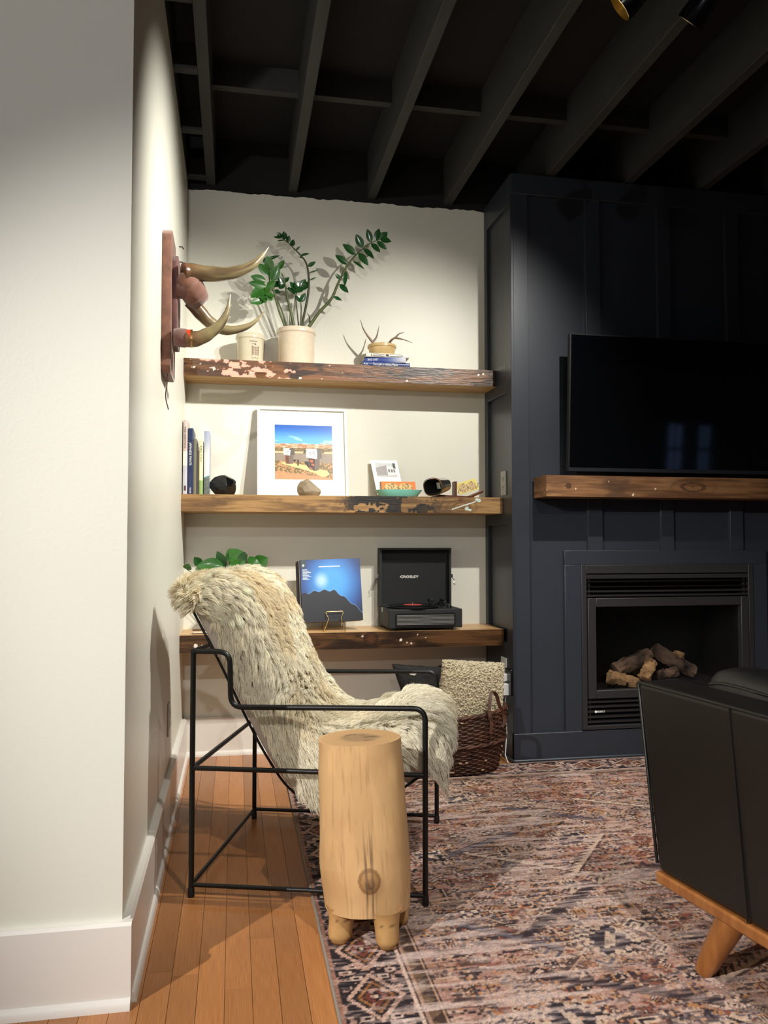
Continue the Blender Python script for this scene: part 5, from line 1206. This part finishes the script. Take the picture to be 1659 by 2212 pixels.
mb.build('cut_ends', M['wickertip'], bk)
mb = MB(); mb.add([bpt(2*PI*i/40, .006, -.004) for i in range(40)], [tuple(range(40))]); mb.build('basket_floor', M['wicker'], bk)
def strap(pts, w, t, name, parent, wdir):
    P = spline(pts, 30); vs = []
    for i, p in enumerate(P):
        T = (P[min(i+1, 29)]-P[max(i-1, 0)]).normalized(); S = (Vector(wdir)-T*Vector(wdir).dot(T)).normalized(); Nn_ = T.cross(S)
        for a, b in ((-1,-1),(1,-1),(1,1),(-1,1)): vs.append(p+S*w*a+Nn_*t*b)
    fs = [(i*4+k, i*4+(k+1) % 4, (i+1)*4+(k+1) % 4, (i+1)*4+k) for i in range(29) for k in range(4)]+[(3,2,1,0), (116,117,118,119)]
    return MB().add(vs, fs).build(name, M['strap'], parent, smooth=50)
def zb8(cx, cy, y): return onY(820+cx/5.184, 1400+cy/5.184, y)
yh = 3.40
s1 = strap([zb8(1240, 960, 3.335), zb8(1255, 850, 3.33), zb8(1228, 720, 3.335), zb8(1240, 560, 3.345), zb8(1262, 492, 3.355), zb8(1310, 530, 3.37), zb8(1340, 640, 3.385), zb8(1385, 740, 3.40), zb8(1400, 830, 3.40), zb8(1365, 880, 3.40)], .0075, .0020, 'handle', bk, (1, -.3, 0))
q = zb8(1229, 703, 3.330); MB().lathe([(.001, 0), (.003, 0), (.001, .002)], q, 10, axis=(0, -1, 0)).build('rivet', M['brass'], s1)
s2 = strap([bpt(PI*.66, BH-.05, .013), bpt(PI*.66, BH+.01, .014), onY(926, 1474, 3.712), onY(942, 1446, 3.712), onY(960, 1440, 3.712), bpt(PI*.47, BH+.05, .014), bpt(PI*.47, BH-.04, .013)], .0075, .0022, 'handle', bk, (.95, .3, 0))

def cushion(name, label, c, ux, uy, un, hw, hh, ht_, m, cat, amp=0., freq=60., n=60, parent=None, pn='cover'):
    t = thing(name, label, cat, Vector(c)-Vector(uy)*hh); c, ux, uy, un = [Vector(v) for v in (c, ux, uy, un)]
    for sgn_ in (1,):
        U, V = np.meshgrid(np.linspace(-1, 1, n), np.linspace(-1, 1, n), indexing='ij')
        prof_ = np.clip(1-np.abs(U)**2.6, 0, 1)**.42*np.clip(1-np.abs(V)**2.6, 0, 1)**.42
        pts, cnt = [], 0
        for s in (1, -1):
            nz_ = amp*(1.5*np.abs(2*vn(U*freq*hw, V*freq*hh, 7+s)-1)-.5+.8*(vn(U*freq*hw*2.1+9, V*freq*hh*2.1, 17+s)-.5))
            H = ht_*prof_+nz_*(prof_ > .05); pk = 1-.05*(np.abs(V)**2)*(1-np.abs(U))*0
            A = np.array(c)+U[..., None]*np.array(ux)*hw+V[..., None]*np.array(uy)*hh+(s*H)[..., None]*np.array(un)
            jit_ = amp*.9*(fbm(U*40, V*40, 13+s, 2)-.5); A = A+(jit_*(prof_ < .3))[..., None]*(np.array(ux)+np.array(uy)); pts.append(A)
        vs = np.concatenate([p.reshape(-1, 3) for p in pts]); g = gridq(n, n); qd = np.concatenate([g, g[:, ::-1]+n*n])
        rim = [i*n for i in range(n)]+[(n-1)*n+j for j in range(1, n)]+[i*n+n-1 for i in range(n-2, -1, -1)]+[j for j in range(n-2, 0, -1)]
        rq = np.array([(rim[k], rim[(k+1) % len(rim)], rim[(k+1) % len(rim)]+n*n, rim[k]+n*n) for k in range(len(rim))])
        link(bpy.data.objects.new(pn, raw_mesh(pn, vs, np.concatenate([qd, rq]), m)), t)
    return t
pcx = onY(1018, 1500, 3.47).x; ptop = onY(1018, 1428, 3.48).z
bq = cushion('boucle_cushion', 'cream curly boucle cushion standing in the basket', (pcx+.001, 3.478, ptop-.180), (.99, .06, -.09), (.10, .10, .985), (.06, -.99, .10), .147, .180, .066, M['boucle'], 'cushion', amp=.010, freq=190, n=170)
hq = onY(905, 1470, 3.60)
hux, huy = Vector((.985, 0, -.09)), Vector((-.33, .02, .94)); htl = onY(846, 1434, 3.615)
hc2 = htl+hux*.118-huy*.165
hd_ = cushion('cowhide_cushion', 'black cowhide cushion with a white patch leaning behind in the basket', hc2, hux, huy, (0, -1, .02), .118, .165, .036, M['hide'], 'cushion', amp=.003, freq=40, n=40)
for (u_, v_, w_, h_) in ((-.30, .78, .020, .008), (.72, .40, .016, .040)):      # white marks lying on the cushion's front
    hgt = .036*(1-abs(u_)**2.6)**.42*(1-abs(v_)**2.6)**.42; q = hc2+hux*(.118*u_)+huy*(.165*v_)
    P = [(q.x+w_*math.cos(a)*(1+.25*math.sin(3*a)), q.z+h_*math.sin(a)*(1+.2*math.cos(5*a))) for a in np.linspace(0, 2*PI, 24)[:-1]]
    MB().prism(P, lambda a, b, d: (a, d, b), q.y-hgt-.003, q.y-hgt+.012).build('white_patch', M['hidewhite'], hd_)

# ================================================================ SOFA (seen from behind)
SO = Vector((1.029, 1.864, 0)); SA = Vector((.15, -.989, 0)).normalized(); SB = Vector((.989, .15, 0)).normalized()
def sp_(a, b, z): return SO+SA*a+SB*b+EZ*z
SLn, SDp = 1.70, .84
sofa = thing('leather_sofa', 'black leather sofa with oak base and tapered oak legs', 'sofa', sp_(SLn/2, SDp/2, 0))
def shex(name, m, pts, bev=.012, parent=sofa): return MB().hexa(pts).build(name, m, parent, bevel=bev, bseg=3)
Z0, Z1 = .197, .662; LN = -.040
shex('wood_base', M['oakleg'], [sp_(0,0,.168), sp_(SLn,0,.168), sp_(SLn,SDp,.168), sp_(0,SDp,.168), sp_(-.002,-.003,Z0), sp_(SLn,-.003,Z0), sp_(SLn,SDp,Z0), sp_(-.002,SDp,Z0)], .006)
back = shex('backrest', M['leather'], [sp_(.002,.004,Z0), sp_(SLn-.002,.004,Z0), sp_(SLn-.002,.13,Z0), sp_(.002,.13,Z0), sp_(-.012,LN,Z1), sp_(SLn+.01,LN,Z1-.015), sp_(SLn+.01,.085,Z1-.015), sp_(-.012,.085,Z1)], .014)
MB().tube([sp_(-.010, LN+.004, Z1-.004), sp_(SLn, LN+.004, Z1-.018)], .0045, 8).build('piping', M['leather'], back, smooth=60)
MB().tube([sp_(-.012, .085, Z1-.004), sp_(-.012, LN+.004, Z1-.004), sp_(.001, .003, Z0+.02)], .004, 8).build('piping', M['leather'], back, smooth=60)
MB().tube([sp_(.30, LN*(1-k)-.0005, Z1-.006-(Z1-Z0-.01)*k) for k in np.linspace(0, 1, 6)], .0022, 6).build('seam', M['leather'], back)
for a0, a1 in ((.0, .09), (SLn-.09, SLn)):
    shex('arm', M['leather'], [sp_(a0,.12,Z0), sp_(a1,.12,Z0), sp_(a1,SDp,Z0), sp_(a0,SDp,Z0), sp_(a0,.10,.56), sp_(a1,.10,.56), sp_(a1,SDp,.56), sp_(a0,SDp,.56)], .02)
mid_ = SLn/2
for a0, a1 in ((.09, mid_), (mid_, SLn-.09)):
    shex('seat_cushion', M['leather'], [sp_(a0+.003,.26,Z0), sp_(a1-.003,.26,Z0), sp_(a1-.003,SDp+.01,Z0), sp_(a0+.003,SDp+.01,Z0), sp_(a0+.003,.26,.43), sp_(a1-.003,.26,.43), sp_(a1-.003,SDp+.01,.42), sp_(a0+.003,SDp+.01,.42)], .04)
    nA_, nB_ = 30, 40; U, V = np.meshgrid(np.linspace(0, 1, nA_), np.linspace(0, 2*PI, nB_), indexing='ij')
    en = (1-np.abs(2*U-1)**6)**.5; bb_ = .165+.080*np.sign(np.cos(V))*np.abs(np.cos(V))**.6*(.55+.45*en); zz_ = .535+.170*np.sign(np.sin(V))*np.abs(np.sin(V))**.6*(.72+.28*en)+.006*np.sin(U*9+1)
    aa = a0-.045+(a1-a0)*U; P = np.array(SO)+aa[..., None]*np.array(SA)+bb_[..., None]*np.array(SB)+zz_[..., None]*np.array((0, 0, 1))
    bcu = sheet('back_cushion', P, None, M['leather'], sofa)
    i_ = 7; MB().tube([Vector(P[k, 15]) for k in range(1, nA_-1)], .004, 6).build('piping', M['leather'], bcu, smooth=60)
for (a, b, da, db) in ((.205, .055, -.075, -.028), (SLn-.2, .055, .07, -.028), (.2, SDp-.10, -.07, .03), (SLn-.2, SDp-.1, .07, .03)):
    top_ = sp_(a, b, .172); bot_ = sp_(a+da, b+db, .0125); D = bot_-top_
    MB().tube([top_+D*k for k in np.linspace(0, 1, 8)], [.034-.011*k for k in np.linspace(0, .93, 7)]+[.019], 24).build('leg', M['oakleg'], sofa, smooth=50)

# ================================================================ RUG
RXa, RXb, RYa, RYb = .226, 2.62, 1.12, 3.532; STEP = .0043
nX = int((RXb-RXa)/STEP); nY = int((RYb-RYa)/STEP)
gx = np.linspace(RXa, RXb, nX); gy = np.linspace(RYa, RYb, nY); GX, GY = np.meshgrid(gx, gy, indexing='ij')
rr2 = np.random.default_rng(11)
U_ = GX-RXa; V_ = RYb-GY                        # distance from the left and far edges
NAVY, CREAM, RUST, ROSE, TAUPE, OCHRE, SLATE = [np.array(c_, float) for c_ in ((38,36,44), (208,188,164), (138,78,62), (160,120,106), (122,104,92), (176,128,82), (84,86,100))]
fld = mixc(ROSE, TAUPE, sstep(.35, .65, fbm(GX*2.2, GY*2.2, 3))); fld = mixc(fld, RUST, sstep(.48, .66, fbm(GX*2.6+7, GY*2.6, 9))*.75); fld = mixc(fld, (176,150,134), sstep(.5, .7, fbm(GX*3+3, GY*3, 15))*.55)
fld = mixc(fld, (206,180,164), .25+0*GX); C_ = fld.copy()
def idx(x, y): return int((x-RXa)/STEP), int((y-RYa)/STEP)
def stamp(x, y, pat, cellm, pal, ang=0, flipx=False):
    pat = [list(r) for r in pat]; h = len(pat); w = len(pat[0]); A = np.array([[ord(ch) for ch in r] for r in pat])
    if flipx: A = A[:, ::-1]
    R_ = math.hypot(w, h)*cellm/2+STEP; i0, j0 = idx(x-R_, y-R_); i1, j1 = idx(x+R_, y+R_); i0, j0 = max(i0, 0), max(j0, 0); i1, j1 = min(i1+1, nX), min(j1+1, nY)
    if i1 <= i0 or j1 <= j0: return
    dx = GX[i0:i1, j0:j1]-x; dy = GY[i0:i1, j0:j1]-y; ca, sa = math.cos(ang), math.sin(ang); a = (dx*ca+dy*sa)/cellm+w/2; b = (-dx*sa+dy*ca)/cellm+h/2
    ok = (a >= 0) & (a < w) & (b >= 0) & (b < h); ai = np.clip(a.astype(int), 0, w-1); bi = np.clip(b.astype(int), 0, h-1); v = A[h-1-bi, ai]
    for ch, col_ in pal.items(): m_ = ok & (v == ord(ch)); C_[i0:i1, j0:j1][m_] = col_
PATS = [
 ["..c....", ".cnc...", "cnnnc..", ".cnnnc.", "..cnnnc", "...cnc.", "....c.."],
 ["...c...", "..cnc..", ".cnrnc.", "cnrorn c"[:7], ".cnrnc.", "..cnc..", "...c..."],
 ["c.....c", ".c...c.", "..cnc..", "..non..", "..cnc..", ".c...c.", "c.....c"],
 ["ccccccc.", "cnnnnnc.", "cnccccc.", "cnc.....", "cnccccc.", "cnnnnnc.", "ccccccc."],
 [".nn..nn.", "nccnnccn", "nc.nn.cn", ".nncc nn"[:8], ".nnccnn.", "nc.nn.cn", "nccnnccn", ".nn..nn."],
 ["n.n.n.n.n", "nnnnnnnnn", ".ccccccc.", "nnnnnnnnn", "n.n.n.n.n"],
 ["..o..", ".oro.", "ornro", ".oro.", "..o.."],
 ["c..c..c..c", "cc.cc.cc.c", "cccccccccc", "nnnnnnnnnn"],
 ["....cc", "...cnc", "..cnc.", ".cnc..", "cnc...", "cc...."],
 ["nnnn..", "ncc n."[:6], "nc.nnn", "nnnccn", "..n.cn", "..nnnn"]]
BIG = ["........c........", ".......cnc.......", "....c.cnnnc.c....", "...cnccnnnccnc...", "....cnnncnnnc....", "..c..cnnccnnc.c..", ".cnccnnnccnnnccn."[:17], "..cnnnnncc nnnnc."[:17], ".cnccnnnccnnnccnc", "..c..cnnccnnc..c.", "....cnnncnnnc....", "...cnccnnnccnc...", "....c.cnnnc.c....", ".......cnc.......", "........c........"]
pals = [dict(c=CREAM, n=NAVY, r=RUST, o=OCHRE), dict(c=np.array((190,164,140.)), n=SLATE, r=OCHRE, o=RUST), dict(c=OCHRE, n=NAVY, r=CREAM, o=SLATE), dict(c=np.array((84,66,58.)), n=RUST, r=NAVY, o=CREAM), dict(c=np.array((70,60,58.)), n=np.array((196,160,132.)), r=RUST, o=OCHRE)]
for k in range(4200):
    x = rr2.uniform(RXa+.26, RXb); y = rr2.uniform(RYa, RYb-.20); p_ = PATS[rr2.integers(len(PATS))]
    stamp(x, y, p_, rr2.choice([.0043, .0043, .006, .0075]), pals[rr2.integers(len(pals))], rr2.choice([0, PI/2, PI/4, -PI/4, .3, -.3]), bool(rr2.integers(2)))
for f_, sd, wdt, cl_, dk in ((7., 71, .010, CREAM, NAVY), (11., 73, .012, np.array((196,168,144.)), np.array((70,56,54.))), (16., 77, .014, OCHRE, np.array((52,46,52.)))):
    q_ = np.abs(fbm(np.round(GX/.0086)*.0086*f_, np.round(GY/.0086)*.0086*f_, sd, 2)-.5); C_[q_ < wdt*1.9] = dk; C_[q_ < wdt*.8] = cl_
for k in range(900):
    stamp(rr2.uniform(RXa+.26, RXb), rr2.uniform(RYa, RYb-.20), PATS[rr2.integers(len(PATS))], rr2.choice([.0043, .006, .008]), pals[rr2.integers(len(pals))], rr2.choice([0, PI/2, PI/4, -PI/4]), bool(rr2.integers(2)))
# serrated diagonal lattice and comb motifs
for x0, y0, x1, y1, col_, teeth in ((.72, 2.55, 1.12, 2.28, CREAM, 1), (1.25, 2.62, 1.0, 2.30, CREAM, -1), (.95, 2.20, 1.22, 2.32, CREAM, 1), (1.05, 2.26, .72, 1.98, NAVY, 1), (1.16, 2.26, 1.48, 2.10, CREAM, -1), (.60, 2.9, .95, 3.1, CREAM, 1), (1.3, 3.0, 1.65, 2.8, CREAM, 1),
                               (1.2, 2.28, 1.6, 2.5, NAVY, 1), (.62, 2.5, .95, 2.7, SLATE, -1), (.55, 3.0, .8, 2.85, NAVY, 1), (1.0, 2.95, 1.3, 2.75, SLATE, 1), (1.6, 2.3, 1.95, 2.1, NAVY, 1), (.55, 2.1, .8, 1.9, SLATE, 1), (.7, 1.8, 1.05, 1.62, NAVY, 1), (1.1, 1.7, 1.5, 1.9, CREAM, 1)):
    dx, dy = x1-x0, y1-y0; L = math.hypot(dx, dy); a = ((GX-x0)*dx+(GY-y0)*dy)/L; b = (-(GX-x0)*dy+(GY-y0)*dx)/L*teeth; tw = .006+.020*np.abs(((a/.030) % 1)-.0)
    m_ = (a > 0) & (a < L) & (b > -.004) & (b < tw); C_[m_] = col_; m2 = (a > 0) & (a < L) & (((b > -.012) & (b < -.004)) | (np.abs(b-tw-.004) < .004)); C_[m2] = np.array((66,52,50.))
for x, y, a, fl_, cl in ((.93, 1.93, -.45, 0, .0125), (1.42, 2.10, -.6, 0, .012), (1.12, 2.60, -.75, 0, .011), (.62, 2.53, .9, 0, .009), (.86, 3.08, -.7, 0, .010), (1.55, 2.75, .3, 0, .010), (1.8, 2.4, .2, 0, .012), (1.35, 1.70, .5, 0, .012), (.70, 1.62, .2, 0, .012), (1.9, 3.0, -.4, 0, .012)):
    stamp(x, y, BIG, cl, dict(c=CREAM, n=np.array((34,36,46.))), a)
# border: dark band with diamonds, then guard stripes; measured from the nearer of the two edges
eb = np.minimum(U_, V_); along = np.where(U_ < V_, GY, GX); inb = eb < .165
band = mixc((40,38,42), (58,50,52), fbm(GX*20, GY*20, 31)); per = .21; ph_ = ((along/per) % 1)-.5; q_ = (eb-.088)/.070
dia = np.abs(ph_)*2.0+np.abs(q_)*1.0
bc_ = band.copy()
bc_[(np.abs(dia-.86) < .09)] = np.array((190,160,142)); bc_[(dia < .70)] = np.array((52,46,46)); bc_[(np.abs(dia-.55) < .06)] = np.array((150,104,66)); bc_[(dia < .40)] = np.array((110,64,54)); bc_[(dia < .2)] = np.array((40,38,44)); bc_[(dia < .09)] = np.array((196,176,150))
ph2 = (((along+per/2)/per) % 1)-.5
for su_, sv_ in ((.0, .75), (.0, -.75), (.12, .45), (-.12, .45), (.12, -.45), (-.12, -.45)):
    m_ = (np.abs(ph2-su_) < .045) & (np.abs(q_-sv_) < .20); bc_[m_] = np.array((198,178,162)); m_ = (np.abs(ph2-su_) < .018) & (np.abs(q_-sv_) < .08); bc_[m_] = NAVY
bc_ = np.where((fbm(GX*70, GY*70, 37, 2) > .64)[..., None], np.array((170,140,126.)), bc_)
C_ = np.where(inb[..., None], bc_, C_)
C_ = np.where((eb < .012)[..., None], np.array((150,112,96.)), C_)
def stripe(a, b, col_):
    global C_
    C_ = np.where(((eb >= a) & (eb < b))[..., None], col_, C_)
stripe(.165, .173, np.array((206,182,164.))); stripe(.173, .180, np.array((46,40,42.))); stripe(.180, .186, np.array((170,138,118.)))
g_ = np.where((np.abs(((along/.05) % 1)-.5)*2 > (eb-.186)/.030)[..., None], np.array((112,92,72.)), np.array((74,60,54.))); C_ = np.where(((eb >= .186) & (eb < .216))[..., None], g_, C_)
stripe(.216, .221, np.array((186,150,122.))); stripe(.221, .227, np.array((52,44,44.)))
# wear: threads across the width, faded patches
C_ = mixc(C_, (214,198,188), sstep(.46, .66, fbm(GX*7, GY*60, 41, 3))*sstep(.38, .60, fbm(GX*2.4, GY*2.4+5, 43))*.8*(eb > .1))
C_ = mixc(C_, fld, .18*(eb > .23))
C_ = mixc(C_, (206,186,174), sstep(.5, .75, fbm(GX*24, GY*110, 45, 2))*.5)
C_ = mixc(C_, (70,58,56), sstep(.60, .78, fbm(GX*20, GY*90, 47, 2))*.30)
C_ = np.clip(C_*np.array((1.09, 1.06, 1.06))*(.90+.2*rr2.random(GX.shape))[..., None], 0, 255)
rug = thing('area_rug', 'faded oriental rug in rose, rust and navy on the oak floor', 'rug', ((RXa+RXb)/2, (RYa+RYb)/2, 0))
sheet('pile', np.stack([GX, GY, np.full(GX.shape, .0085)], -1), C_, M['rug'], rug, smooth=False)
mb = MB(); mb.box(RXa+.002, RXb-.002, RYa+.002, RYb-.002, .0005, .008); mb.build('backing', M['rugedge'], rug)
for p, q in (((RXa, RYa, .0045), (RXa, RYb, .0045)), ((RXa, RYb, .0045), (RXb, RYb, .0045)), ((RXb, RYa, .0045), (RXb, RYb, .0045)), ((RXa, RYa, .0045), (RXb, RYa, .0045))):
    MB().tube([p, q], .0048, 8).build('bound_edge', M['rugedge'], rug, smooth=60)
